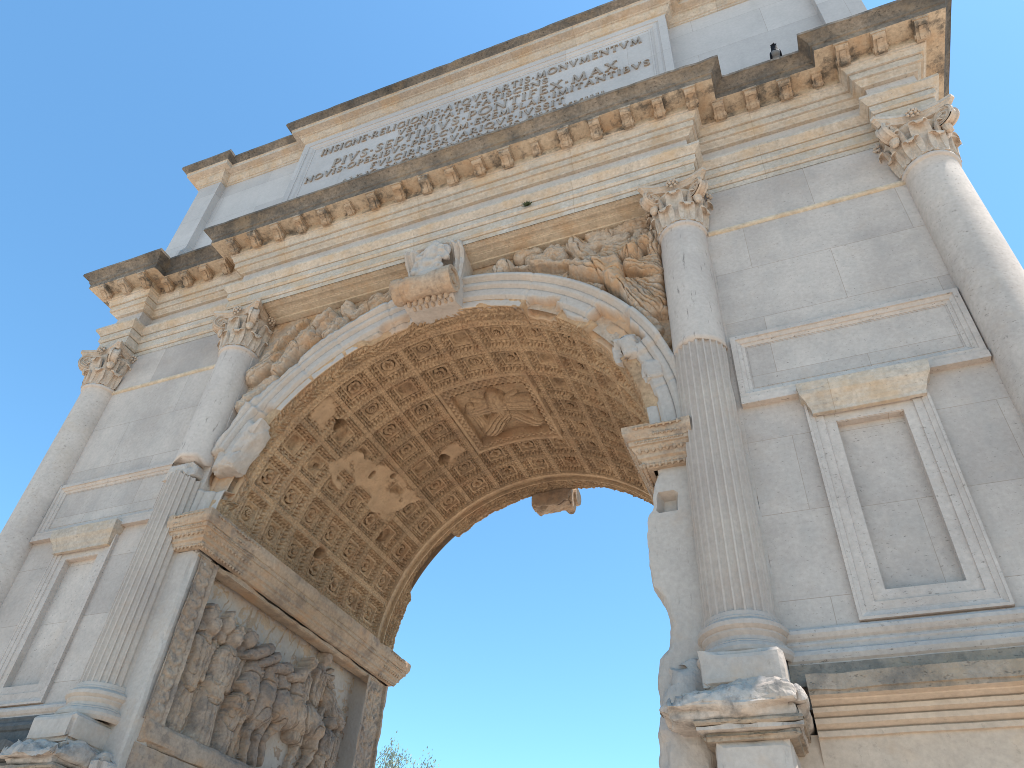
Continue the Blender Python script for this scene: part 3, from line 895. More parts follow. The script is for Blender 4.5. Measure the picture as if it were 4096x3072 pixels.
    kp = kp[:-1, :-1] & kp[1:, :-1] & kp[1:, 1:] & kp[:-1, 1:]
    return mk("vault", V, gridF(nt, ny, kp, flip=True), VAULT, arch, False, tan=tan.ravel())
vlt = vault()
# carved panel at the crown: figure borne up by a bird
p = HF(-.56, .56, -.60, .60, .008); p.gr = .03           # u along the arc (front-left +), v along depth
p.cap((-.42, -.05), (.40, -.10), .16, .12, .9, fold=7, amp=.02)
p.cap((0, .12), (.30, .38), .13, .17, .9, fold=6, amp=.03, sd=4)
p.cap((-.05, .10), (-.38, .34), .12, .16, .9, fold=6, amp=.03, sd=9)
p.cap((.02, -.25), (.02, .12), .14, .10, 1.0, fold=4, amp=.02)
p.ell((.02, -.36), .085, .095, 0, 1.2, .02)
p.cap((.10, -.16), (.34, -.30), .05, .04, 1); p.cap((-.06, -.16), (-.30, -.28), .05, .04, 1)
p.cap((.42, -.2), (.36, .42), .06, .11, .8, fold=5, amp=.02); p.cap((-.44, -.1), (-.40, .40), .05, .09, .8, fold=5, amp=.02)
p.h = p.h + p.n(9, 3) * .012
m = np.maximum(np.abs(p.u) / .56, np.abs(p.v) / .60)
def fnp(u, v, h):
    ar = np.radians(89.6) + u / R0
    wall = sst(.955, 1.0, m)
    r = R0 + (.13 - h) * (1 - wall) + .004 * wall
    return r * np.cos(ar), v + 2.2, ZS + r * np.sin(ar)
p.u *= 12.5 / 12.2 * math.radians(12.2) * R0 / .56; p.v *= 1.01
p.mesh("carved_panel", fnp, VAULT, vlt)

# rosettes: four kinds, each coffer its own
def rosette(kind):
    mb = MB()
    np_ = (6, 8, 5, 6)[kind]
    for k in range(np_):
        a = 2 * pi * k / np_
        R = Matrix.Rotation(a, 3, 'Z')
        V, F = [], []
        ns, nw = 6, 5
        for i in range(ns):
            s = i / (ns - 1)
            r = .018 + .070 * s
            z = .022 + .028 * math.sin(s * pi * .62) - (.024 * max(0, s - .6) / .4 if kind != 2 else 0)
            w = (.010 + .034 * math.sin(min(1, s * 1.15) * pi * .62)) * (6 / np_) ** .7 * (1 if s < .9 else .62)
            for j in range(nw):
                c = (j / (nw - 1) * 2 - 1)
                v = R @ Vector((r, c * w, z + (.012 * c * c if kind in (0, 3) else -.012 * c * c)))
                V.append(v)
        for i in range(ns - 1):
            for j in range(nw - 1):
                F.append((i * nw + j, (i + 1) * nw + j, (i + 1) * nw + j + 1, i * nw + j + 1))
        mb.add(V, F)
    if kind == 1:
        for k in range(8):
            a = 2 * pi * (k + .5) / 8
            mb.ball((.034 * math.cos(a), .034 * math.sin(a), .052), .014, 1, 1, .8)
    mb.ball((0, 0, .045), .022, 1, 1, 1.1)
    if kind == 3:
        for k in range(6):
            a = 2 * pi * k / 6
            mb.ball((.028 * math.cos(a), .028 * math.sin(a), .05), .013, 1, 1, 1)
    mb.lathe([(.05, 0), (.05, .010), (.03, .022), (.001, .026)], 12)
    return mb
protos = []
rr = random.Random(11)
for k in range(-7, 8):
    for j in range(7):
        a = TC + k * PIT; y = Y0 + (j + .5) * PY
        if abs(k) <= 1 and 2 <= j <= 4: continue
        if inpoly(np.array([a]), np.array([y]), PLAST)[0] and rr.random() < .8: continue
        if any(math.hypot((a - h[0]) / (h[2] + 1.5), (y - h[1]) / (h[3] + .08)) < 1 for h in HOLES): continue
        if (k, j) in ((0, 0), (3, 4), (4, 0), (5, 0), (2, 4), (-2, 2)): continue
        if rr.random() < .05: continue
        kd = rr.randrange(4)
        while len(protos) <= kd: protos.append(None)
        if protos[kd] is None:
            o = protos[kd] = rosette(kd).build("rosette", VAULT, None, smooth=True, noise=.004, nsc=20, seed=kd)
            o.parent = vlt
        else:
            o = protos[kd].copy(); COL.objects.link(o); o.parent = vlt
        ar = rad(a)
        zax = Vector((-math.cos(ar), 0, -math.sin(ar))); yax = Vector((0, 1, 0)); xax = yax.cross(zax)
        Mx = Matrix((xax, yax, zax)).transposed() @ Matrix.Rotation(rr.uniform(0, 6.3), 3, 'Z')
        Mx = Mx.to_4x4() @ Matrix.Diagonal((rr.uniform(.95, 1.1), rr.uniform(.95, 1.1), rr.uniform(1.1, 2.0), 1))
        r = R0 + .150
        Mx.translation = Vector((r * math.cos(ar), y, ZS + r * math.sin(ar)))
        o.matrix_local = Mx

# ---------------------------------------------------------------- jambs
def egg(u, per): return np.abs(np.sin(u * pi / per))
# right jamb inner strip: broken inner edge
ER_Z = [2.2, 2.70, 2.88, 3.08, 3.32, 3.47, 3.55, 3.70, 3.97, 4.11, 4.28, 4.52, 4.73, 4.82, 4.95, 5.26]
ER_X = [2.62, 2.62, 2.60, 2.575, 2.572, 2.61, 2.69, 2.715, 2.66, 2.58, 2.562, 2.575, 2.60, 2.645, 2.66, 2.73]
mb = MB()
def er(V, V2):
    x = np.interp(V[:, 2], ER_Z, ER_X)
    w = np.clip((3.0 - V[:, 0]) / .32, 0, 1)
    nz = np.round(fbm(V, 6, 91, 4) * 4) / 4 * 1.6 + np.abs(fbm(V, 13, 93, 3)) * -1.6
    V2 = V2.copy()
    V2[:, 0] += w * (x - 2.68) + nz * .014 * w
    hl = (V[:, 0] > 2.735) & (V[:, 0] < 2.88) & (V[:, 2] > 4.80) & (V[:, 2] < 4.965) & (V[:, 1] < .02)
    V2[:, 1] += np.where(hl, .12, 0)
    return V2
mb.rbox(2.68, 3.57, -.008, 2.0, -.5, 5.27, .036, .006, .03, .08, 3.0, 92, er)
mb.box(2.70, 3.0, 1.98, D - .01, -.5, 5.6)
strip = mb.build("jamb_block", MARB, arch)
# left jamb: front block, carved pilaster, relief, carved pilaster
mb = MB()
def el(V, V2):
    V2 = V2.copy()
    w = np.clip((V[:, 0] + 2.86) / .18, 0, 1)
    V2[:, 0] += w * (fbm(V, 4, 95, 4) * .025 - .01)
    return V2
mb.rbox(-3.57, -2.70, -.008, .30, -.5, 5.27, .05, .006, .03, .06, 3.0, 96, el)
mb.box(-3.3, -2.93, .28, D - .01, -.5, 5.6)
mb.build("jamb_block", MARB, arch)
mb = MB()
mb.rbox(-2.99, -2.68, .10, D - .1, 3.16, 3.41, .04, .012, .06, .09, 4, 97)
mb.rbox(-2.99, -2.69, .08, D - .02, -.5, 3.17, .10, .012, .02, .06, 3, 98)
mb.build("relief_sill", RELF, arch)

def pilaster(y0, y1, seed):
    q = HF(y0, y1, 3.38, 5.2, .009)
    w = y1 - y0; c = (y0 + y1) / 2
    rnd = random.Random(seed)
    q.cap((c, 3.4), (c, 5.2), .012, .012, 1.2)
    for k in range(13):
        z = 3.48 + k * .13
        for s in (-1, 1):
            q.ell((c + s * w * .16, z), .055, .03, s * .7, .9)
            q.ell((c + s * w * .27, z + .05), .03, .05, s * .3, .9)
        if k % 3 == 0: q.ell((c, z), .05, .045, 0, .9)
    e = np.abs(q.u - c) / (w / 2)
    q.h = q.h * (.6 + .5 * q.n(2, seed)) + q.n(8, seed + 1) * .012
    q.h = np.where(e > .84, .018 + q.n(6, seed) * .02, q.h - .012 + np.abs(q.n(14, seed + 2, 3)) * -.02)
    q.mesh("carved_pilaster", lambda u, v, h: (-2.682 + h, u, v), RELF, arch, flip=True)
pilaster(.06, .36, 5)
pilaster(3.93, 4.50, 6)

r = HF(.34, 3.95, 3.36, 5.235, .0065); r.gr = .045; r.warp(.05, 2.6, .022, 9, 300)
rnd = random.Random(21)
def person(y, zf, ht, w, lean=0., k=1., fold=4, h0=0., sd=0, robe=True):
    """standing draped figure in relief"""
    hd = ht * .075
    top = zf + ht
    sh = top - hd * 2.7
    r.cap((y + lean * .1, zf), (y + lean * .5, zf + ht * .52), w * (1.0 if robe else .55), w * .92, k * .8, h0, fold, .016, sd)
    r.cap((y + lean * .5, zf + ht * .45), (y + lean, sh - w * .4), w * .85, w * .9, k * .85, h0 + .01, fold, .012, sd + 1)
    r.cap((y + lean - w * .8, sh - .06), (y + lean - w * .65, zf + ht * .5), w * .34, w * .26, k, h0 + .05)
    r.cap((y + lean + w * .8, sh - .06), (y + lean + w * .75, zf + ht * .48), w * .34, w * .26, k, h0 + .05)
    r.cap((y + lean, sh), (y + lean, top - hd), hd * .65, hd * .65, 1, h0 + .04)
    r.ell((y + lean * 1.05, top - hd), hd * .92, hd * 1.22, 0, 1.3, h0 + .06)
    r.hair((y + lean * 1.05, top - hd * .55), hd * .95, h0 + .06 + hd * .9, 12, sd)
def horse_head(y, z, k=1.0, h0=.10):
    """head lowered, facing left, on an arched neck"""
    r.cap((y + .10, z + .03), (y + .17, z - .42), .10, .15, .85, h0 - .02)
    r.cap((y + .12, z + .06), (y - .09, z - .04), .085, .055, 1.0, h0 + .05)
    r.ell((y - .11, z - .055), .05, .042, 0, 1.2, h0 + .06)
    r.ell((y + .15, z + .12), .02, .045, .3, 1.2, h0 + .07)
    for i in range(7):
        r.ell((y + .17 + .012 * i, z + .06 - .055 * i), .04, .03, .5, .8, h0 + .06)
    r.cut((y + .02, z + .045), (y + .03, z + .04), .018, .03)
    r.cut((y - .12, z - .075), (y - .05, z - .08), .012, .02)
# background lictors with their rods, in low relief
for y, zt in ((.62, 4.82), (.95, 4.86), (1.35, 4.83), (1.75, 4.80)):
    person(y, 3.5, zt - 3.5, .10, .02, .5, 3, 0, int(y * 50))
for a, b in (((.70, 4.55), (.98, 5.16)), ((.84, 4.6), (1.02, 5.12)), ((1.15, 4.7), (1.42, 5.12)), ((1.72, 4.72), (1.92, 5.16)), ((1.95, 4.7), (2.18, 5.2)), ((2.2, 4.7), (2.36, 5.16)), ((2.4, 4.72), (2.47, 5.15)), ((1.35, 4.85), (1.40, 5.14)), ((1.55, 4.8), (1.58, 5.12))):
    r.cap(a, b, .011, .011, 1.1)
# four horses side by side
horse_head(1.50, 4.60, h0=.07); horse_head(1.76, 4.585, h0=.10); horse_head(2.0, 4.57, h0=.12); horse_head(2.28, 4.60, h0=.15)
r.cap((1.62, 4.25), (1.66, 3.95), .14, .13, .9, .06); r.cap((1.88, 4.22), (1.92, 3.93), .15, .14, .9, .09)
r.cap((2.2, 4.18), (2.75, 4.16), .21, .20, .85, .09)
r.cap((2.86, 4.2), (3.02, 4.16), .19, .17, .9, .10)
r.ell((2.2, 4.14), .17, .20, 0, .9, .12)
for y in (1.66, 1.90, 2.08):
    r.cap((y, 3.98), (y - .05, 3.72), .07, .05, 1, .10); r.cap((y - .05, 3.72), (y + .0, 3.45), .045, .035, 1, .08)
r.cap((2.28, 3.98), (2.12, 3.75), .075, .05, 1, .12); r.cap((2.12, 3.75), (2.22, 3.52), .045, .035, 1, .10)
r.cap((3.05, 4.08), (3.10, 3.86), .11, .06, 1, .10); r.cap((3.10, 3.86), (3.02, 3.66), .055, .045, 1, .09); r.cap((3.02, 3.66), (3.04, 3.45), .042, .04, 1, .08)
r.cap((2.78, 4.03), (2.80, 3.82), .09, .06, 1, .06); r.cap((2.80, 3.82), (2.74, 3.6), .05, .04, 1, .05); r.cap((2.74, 3.6), (2.78, 3.45), .04, .04, 1, .05)
r.cut((2.45, 4.2), (2.5, 4.0), .02, .02); r.cut((2.4, 4.33), (2.86, 4.36), .012, .012)
# foreground walkers
person(.66, 3.45, 1.28, .15, .05, .9, 5, .03, 7)
person(1.06, 3.44, 1.30, .17, .06, 1.0, 6, .06, 8)
person(1.44, 3.43, .78, .12, .05, 1.0, 6, .10, 9)
# the chariot group
person(2.66, 3.95, .98, .12, -.02, .9, 5, .08, 12)
person(2.98, 4.05, 1.10, .13, .02, .9, 5, .03, 13)
for i in range(8):
    r.cap((3.10 + .02 * i, 4.9 - .02 * i), (3.34 + .055 * i, 5.06 - .09 * i), .035, .03, .9, .03)
r.cap((3.3, 4.62), (3.55, 4.46), .16, .18, .8, .02, 5, .02, 14)
a = np.hypot(r.u - 3.42, r.v - 4.30)
r.h = np.where(np.abs(a - .24) < .035, np.maximum(r.h, .10), r.h)
for i in range(5):
    t = i * pi / 5
    r.cap((3.42 - .22 * math.cos(t), 4.30 - .22 * math.sin(t)), (3.42 + .22 * math.cos(t), 4.30 + .22 * math.sin(t)), .018, .018, 1, .05)
person(3.34, 3.46, .92, .14, .03, 1.0, 5, .07, 15)
person(3.66, 3.46, 1.0, .12, .0, .9, 5, .02, 16)
for y, z, rr_ in ((.95, 5.10, .05), (1.06, 5.08, .05), (1.93, 5.20, .03), (2.38, 5.21, .035)):
    r.cut((y, z), (y + .03, z), rr_, .12)
r.unwarp()
er_ = np.clip(.8 + r.n(1.6, 33) * .8, .3, 1)
up_ = r.v > 4.75
r.h = np.maximum(r.h, -.06)
r.h = r.h * np.where(r.v < 3.9, .85, 1) * (.7 + .3 * er_) + r.n(7, 34) * .014 + r.n(26, 35, 3) * .008 - np.abs(r.n(12, 37, 3)) * .016
bgm = (sst(.04, .0, r.h - r.n(7, 34) * .014) * sst(4.55, 4.75, r.v + r.n(3, 36) * .12)).ravel() * .85
r.mesh("triumph_relief", lambda u, v, h: (-2.93 + h * 1.18, u, v), RELF, arch, flip=True, tan=bgm)

# impost cornices
IP = [(0.0, 5.232), (.045, 5.234), (.055, 5.245), (.085, 5.27), (.09, 5.30), (.115, 5.315), (.12, 5.355), (.155, 5.40), (.16, 5.42), (.18, 5.425), (.185, 5.47), (.20, 5.475), (.225, 5.53), (.23, 5.545), (.235, 5.62), (-.05, 5.66)]
sweep("impost_cornice", IP, [(-3.1, .0), (-2.68, .0), (-2.68, D), (-3.1, D)], IMPO, arch, closed=False, seg=.05, jit=.009, chips=(11, 12, 13, 14, 15), chip=.07, seed=50, sc=6)
sweep("impost_cornice", IP, [(2.68, D), (2.68, .0), (3.1, .0)], IMPO, arch, closed=False, seg=.05, jit=.008, chips=(11, 12, 13, 14, 15), chip=.06, seed=52, sc=6)
for s in (-1, 1):
    mb = MB()
    x0, x1 = sorted((s * 2.672, s * 2.9)); mb.rbox(x0, x1, .02, D - .03, 5.165, 5.228, .05, .008, .03, .05, 5, 200 + s)
    mb.build("impost_fascia", IMPO, arch)
# egg-and-dart ornament carved on the old pieces
def ornament(parent, x0, x1, y0, y1, nx, ny):
    L = math.hypot(x1 - x0, y1 - y0)
    for row, (off, z, sz, per) in enumerate(((.135, 5.385, .030, .060), (.068, 5.255, .026, .052), (.185, 5.452, .015, .034), (.235, 5.585, .022, .058), (.206, 5.51, .018, .04))):
        n = int(L / per); mb = MB()
        e_ = .4 * sz
        xa, xb = sorted((x0 + nx * off, x1 + nx * off)); ya, yb = sorted((y0 + ny * off, y1 + ny * off))
        mb.box(xa - (e_ if nx else 0), xb + (e_ if nx else 0), ya - (e_ if ny else 0), yb + (e_ if ny else 0), z - e_, z + e_)
        for i in range(n):
            t = (i + .5) / n
            mb.ball((x0 + (x1 - x0) * t + nx * off, y0 + (y1 - y0) * t + ny * off, z), sz, .8, .8, 1.25, 6)
        o = mb.build("egg_moulding", IMPO, None, smooth=True, noise=.004, nsc=30)
        o.parent = parent
imps = [o for o in COL.objects if o.name.startswith("impost_cornice")]
ornament(imps[0], -3.02, -2.56, 0, 0, 0, -1); ornament(imps[0], -2.68, -2.68, -.1, .72, 1, 0)
ornament(imps[0], -2.68, -2.68, 4.1, 4.6, 1, 0)
ornament(imps[1], 2.56, 3.02, 0, 0, 0, -1); ornament(imps[1], 2.68, 2.68, -.1, .5, -1, 0)

# ---------------------------------------------------------------- spandrel victories
def victory(s):
    h = HF(.42, 3.02, 6.0, 9.185, .0065); h.gr = .035; h.warp(.035, 3, .018, 11, 310 + s)
    N = lambda *a, **k: h.cap(*a, **k)
    if s > 0:
        # wing and disc behind the head
        h.ell((2.22, 8.98), .22, .17, .2, .5, .03)
        for i in range(10):
            a = -.5 + i * .36
            h.ell((2.22 + .15 * math.cos(a), 8.97 + .11 * math.sin(a)), .045, .04, a, .9, .09)
        for i in range(9):
            h.ell((2.46 + .022 * i, 8.97 - .06 * i), .055, .022, .5, .9, .06)
        h.ell((2.74, 8.82), .105, .12, 0, 1.1, .07); h.hair((2.74, 8.86), .10, .16, 12, 2)
        N((2.66, 8.70), (2.64, 8.42), .13, .16, k=.9, h0=.05, fold=4, amp=.02)
        N((2.45, 9.02), (2.95, 9.04), .10, .12, k=.8, h0=.03, fold=5, amp=.02, sd=21)
        N((2.88, 8.75), (2.93, 8.35), .12, .10, k=.9, h0=.04, fold=4, amp=.02, sd=22)
        N((2.36, 8.72), (2.80, 8.52), .12, .14, k=.9, h0=.04, fold=5, amp=.025, sd=23)
        N((1.88, 8.96), (2.06, 8.72), .13, .12, k=.8, h0=.03, fold=4, amp=.02, sd=24)
        for i in range(6):
            N((2.50 + .03 * i, 8.34 - .03 * i), (2.94, 8.24 - .07 * i), .03, .045, k=1.2, h0=.05)
        for i in range(5):
            N((1.70 + .05 * i, 8.42 - .02 * i), (1.92 + .08 * i, 8.16 - .05 * i), .03, .045, k=1.2, h0=.04)
        # outstretched arm and banner staff towards the keystone
        N((2.56, 8.62), (2.06, 8.50), .07, .055, k=1, h0=.06)
        N((2.06, 8.50), (1.36, 8.74), .055, .05, k=1, h0=.06); N((1.5, 8.70), (.95, 8.82), .03, .028, k=1, h0=.04)
        h.ell((.92, 8.86), .13, .15, .3, .9, .03); N((.86, 8.98), (.84, 8.74), .10, .13, k=.8, h0=.03, fold=4, amp=.02)
        N((1.15, 9.0), (1.35, 9.02), .13, .10, k=.7, h0=.02); h.ell((1.62, 8.9), .16, .12, .2, .8, .03); N((1.3, 8.86), (1.7, 8.8), .1, .1, k=.7, h0=.02)
        h.hair((1.62, 8.9), .13, .10, 16, 4)
        N((2.0, 8.83), (2.55, 8.86), .055, .06, k=1, h0=.08)
        # billowing drapery, hip and legs
        for i in range(7):
            N((1.98 + .02 * i, 8.60), (1.66 + .075 * i, 8.24), .022, .042, k=1.3, h0=.05 + .004 * i)
        N((2.05, 8.55), (2.5, 8.42), .10, .11, k=.9, h0=.06, fold=5, amp=.03, sd=3)
        N((2.0, 8.42), (2.30, 8.22), .17, .19, k=.9, h0=.05, fold=6, amp=.03, sd=4)
        N((2.35, 8.28), (2.42, 7.98), .16, .12, k=1, h0=.07)
        N((2.60, 8.20), (2.92, 8.02), .10, .07, k=.9, h0=.05, fold=4, amp=.025, sd=5)
        for i in range(5):
            N((2.55, 8.0 - .02 * i), (2.93, 7.86 - .13 * i), .035, .055, k=1.1, h0=.04)
        N((2.42, 7.98), (2.66, 7.50), .12, .08, k=1, h0=.06, fold=3, amp=.012); N((2.66, 7.50), (2.80, 7.18), .08, .06, k=1, h0=.05)
        N((2.56, 7.90), (2.84, 7.40), .10, .09, k=.9, h0=.03, fold=5, amp=.02, sd=8)
        N((2.83, 7.10), (2.72, 7.02), .07, .06, k=1, h0=.05); h.ell((2.86, 6.9), .16, .10, .4, .7, .03)
        N((2.72, 6.75), (2.86, 6.45), .15, .14, k=.5, h0=.02)
    else:
        for i in range(8):
            N((2.30 + .05 * i, 8.95 - .05 * i), (2.62 + .04 * i, 8.72 - .10 * i), .05, .04, k=.9, h0=.03)
        N((2.5, 8.3), (2.9, 8.0), .10, .13, k=.7, h0=.02, fold=4, amp=.02, sd=31)
        h.ell((1.50, 8.86), .13, .15, 0, .9, .05); N((1.02, 9.0), (1.42, 8.78), .09, .08, k=.9, h0=.03, fold=3, amp=.02); N((.8, 9.02), (1.1, 8.86), .11, .08, k=.7, h0=.02, fold=4, amp=.02, sd=2)
        h.ell((1.05, 8.82), .14, .06, -.5, .9, .05)
        h.ell((1.86, 8.86), .10, .12, .3, 1, .06)
        N((1.60, 8.62), (1.70, 8.46), .13, .13, k=.9, h0=.04, fold=4, amp=.02); N((1.52, 8.70), (1.50, 8.46), .06, .05, k=1, h0=.05)
        N((1.78, 8.72), (1.98, 8.42), .15, .16, k=.9, h0=.04, fold=4, amp=.025, sd=3)
        for i in range(6):
            N((1.98 + .04 * i, 8.84 - .02 * i), (2.22 + .07 * i, 8.46 - .05 * i), .04, .03, k=1, h0=.03)
        N((2.02, 8.44), (2.30, 8.20), .14, .12, k=.9, h0=.05, fold=5, amp=.02, sd=5)
        N((2.26, 8.26), (2.42, 7.98), .13, .10, k=.9, h0=.04, fold=4, amp=.02); h.ell((2.44, 7.94), .09, .08, 0, 1, .05)
        for i in range(5):
            N((2.48, 7.92 - .025 * i), (2.90, 7.66 - .04 * i), .026, .034, k=1.1, h0=.04 - .005 * i)
        N((2.5, 7.80), (2.86, 7.46), .12, .14, k=.6, h0=.02); h.ell((2.80, 7.34), .14, .12, .5, .6, .02)
        N((2.86, 7.2), (2.92, 6.7), .13, .12, k=.4, h0=.02); N((2.9, 6.65), (2.88, 6.3), .13, .12, k=.4, h0=.03)
    h.unwarp()
    er = np.clip(.85 + h.n(1.7, 41 + s) * .8, .4, 1.0)
    h.h = np.maximum(h.h, -.03) * er
    bk = np.clip(h.n(2.6, 44 + s, 3) * 1.6 - .35, 0, 1)
    h.h = h.h * (1 - .55 * bk) + h.n(6, 42 + s) * .012 + h.n(26, 43 + s, 3) * .008 + np.abs(h.n(11, 45 + s, 3)) * -.014
    rr_ = np.hypot(h.u, h.v - ZS)
    keep = (rr_ > 3.02)
    tn = np.clip(h.n(1.5, 47 + s) * 1.4 - .2, 0, .7) * .55
    h.mesh("spandrel_victory", lambda u, v, q: (s * u, .108 - q * 1.75, v), SPAN, arch, keep=keep, flip=(s < 0), tan=tn.ravel())
for s in (1, -1): victory(s)
# fragments of broken voussoirs standing proud on the haunches
mb = MB(); mb.rbox(2.34, 2.74, -.07, .25, 6.62, 7.12, .025, .035, .14, .18, 5, 120, lambda a, b: np.stack([b[:, 0] + (b[:, 2] - 6.8) * -.25, b[:, 1], b[:, 2]], -1))
mb.build("broken_voussoir", MARB, arch)
mb = MB(); mb.rbox(2.62, 2.96, -.05, .25, 6.28, 6.68, .035, .02, .08, .14, 5, 121)
mb.build("broken_voussoir", MARB, arch)
mb = MB(); mb.rbox(-2.66, -2.36, -.16, .25, 6.30, 6.98, .022, .04, .14, .18, 5, 122, lambda a, b: np.stack([b[:, 0] + (b[:, 2] - 6.7) * .45, b[:, 1], b[:, 2]], -1))
mb.build("broken_voussoir", MARB, arch)
mb = MB(); mb.rbox(-3.0, -2.66, -.06, .25, 6.32, 6.9, .035, .02, .08, .14, 5, 123)
mb.build("broken_voussoir", MARB, arch)

# ---------------------------------------------------------------- keystones
def keystone():
    mb = MB()
    # console body: side outline swept across, a little narrower below
    pr = [(.12, 8.29), (-.05, 8.27), (-.16, 8.24), (-.26, 8.28), (-.30, 8.40), (-.27, 8.56), (-.20, 8.62), (-.19, 8.80), (-.24, 9.0), (-.33, 9.10), (-.40, 9.16), (-.40, 9.21), (-.34, 9.245), (.12, 9.25)]
    pr = [(pr[i][0] + (pr[i + 1][0] - pr[i][0]) * q / 4, pr[i][1] + (pr[i + 1][1] - pr[i][1]) * q / 4) for i in range(len(pr) - 1) for q in range(4)] + [pr[-1]]
    nx = 40
    V = []
    for i in range(nx + 1):
        f = i / nx * 2 - 1
        for y, z in pr:
            hw = .345 + .10 * (z - 8.2) - .05 * max(0, z - 9.1) / .15
            dent = .09 * (1 - min(1, abs(f) / .62) ** 4) if 8.58 < z < 9.2 else 0
            dent -= .03 if (8.5 < z and (.66 < abs(f) < .80 or .88 < abs(f) < .98)) else 0
            dent += .10 * max(0, f - .5) * max(0, z - 8.9) / .3
            V.append((f * hw, y + dent if y < 0 else y, z))
    k = len(pr)
    F = [(i * k + j, (i + 1) * k + j, (i + 1) * k + j + 1, i * k + j + 1)[::-1] for i in range(nx) for j in range(k - 1)]
    F.append(tuple(range(k))); F.append(tuple(nx * k + j for j in range(k))[::-1])
    mb.add(V, F)
    # big scroll
    body = mb; mb = MB()
    n0 = len(mb.V)
    mb.lathe([(.001, -.42), (.06, -.425), (.065, -.40), (.12, -.40), (.125, -.425), (.175, -.425), (.18, -.40), (.18, -.30), (.165, -.29), (.165, -.23), (.175, -.22), (.16, -.05), (.15, .05), (.175, .22), (.165, .23), (.165, .29), (.18, .30), (.18, .40), (.175, .425), (.125, .425), (.12, .40), (.065, .40), (.06, .425), (.001, .42)], 30)
    for i in range(n0, len(mb.V)):
        x, y, z = mb.V[i]; mb.V[i] = (z - .02, -.37 + x, 8.44 + y)
    scroll, mb = mb, body
    # beads on the side bands
    for s in (-1, 1):
        for xx in (.37, .30):
            for i in range(13):
                z = 8.63 + i * .045
                mb.ball((s * xx, -.205 - .10 * max(0, (z - 8.8)) , z), .017, 1, 1, 1, 6)
    body, mb = mb, scroll
    # leaf under the scroll
    for i in range(7):
        x = -.27 + i * .09
        mb.ball((x, -.27, 8.29), .045, .8, 1.0, 1.5, 8)
        mb.ball((x + .045, -.20, 8.245), .036, .7, 1.2, .9, 8)
    kx = body.build("keystone", MARB, arch, smooth=False, noise=.024, nsc=7, seed=130)
    q = mb.build("scroll", IMPO, None, noise=.014, nsc=9, seed=133); q.parent = kx
    # headless draped figure against it: one continuous body
    fb = MB()
    def limb(a, b, ra, rb, n=7):
        a = (a[0] * 1.25, a[1] - .03, a[2]); b = (b[0] * 1.25, b[1] - .03, b[2]); ra *= 1.15; rb *= 1.15
        for i in range(n + 1):
            t = i / n
            fb.ball(tuple(a[j] + (b[j] - a[j]) * t for j in range(3)), ra + (rb - ra) * t, 1, .8, 1, 10)
    limb((.0, -.30, 8.58), (.0, -.29, 8.82), .15, .12); limb((0, -.29, 8.82), (.02, -.33, 9.08), .12, .13); limb((.03, -.35, 9.12), (.04, -.37, 9.22), .075, .07)
    limb((-.07, -.34, 8.56), (-.07, -.37, 8.86), .075, .08); limb((.08, -.33, 8.56), (.07, -.34, 8.82), .07, .08)
    limb((-.12, -.33, 9.10), (-.19, -.33, 8.86), .07, .055); limb((-.19, -.33, 8.86), (-.14, -.39, 8.70), .055, .05)
    limb((.15, -.34, 9.10), (.19, -.35, 8.90), .07, .055); limb((.14, -.40, 9.08), (.10, -.40, 8.62), .05, .035); limb((-.14, -.36, 9.0), (.12, -.38, 8.74), .06, .06)
    f = fb.build("draped_figure", MARB, None, smooth=True)
    f.parent = kx
    md = f.modifiers.new("fuse", 'REMESH'); md.mode = 'VOXEL'; md.voxel_size = .014; md.use_smooth_shade = True
    tx = bpy.data.textures.new("folds", 'WOOD'); tx.noise_scale = .12; tx.wood_type = 'BANDNOISE'; tx.turbulence = 8
    dm = f.modifiers.new("folds", 'DISPLACE'); dm.texture = tx; dm.strength = .028; dm.mid_level = .5; dm.texture_coords = 'LOCAL'
    return kx
keystone()
mb = MB()
mb.rbox(-.36, .36, D - .10, D + .24, 8.02, 8.75, .035, .02, .05, .07, 6, 140, lambda a, b: np.stack([b[:, 0], b[:, 1], b[:, 2] + .09 * fbm(a * np.array([1, 1, 0]), 7, 141, 3) * (a[:, 2] < 8.2)], -1))
n0 = len(mb.V)
mb.lathe([(.001, -.40), (.15, -.40), (.16, -.36), (.145, -.30), (.15, .30), (.16, .36), (.15, .40), (.001, .40)], 22)
for i in range(n0, len(mb.V)):
    x, y, z = mb.V[i]; mb.V[i] = (z, D + .22 + x, 8.30 + y)
mb.build("rear_keystone", IMPO, arch, noise=.015, nsc=9)

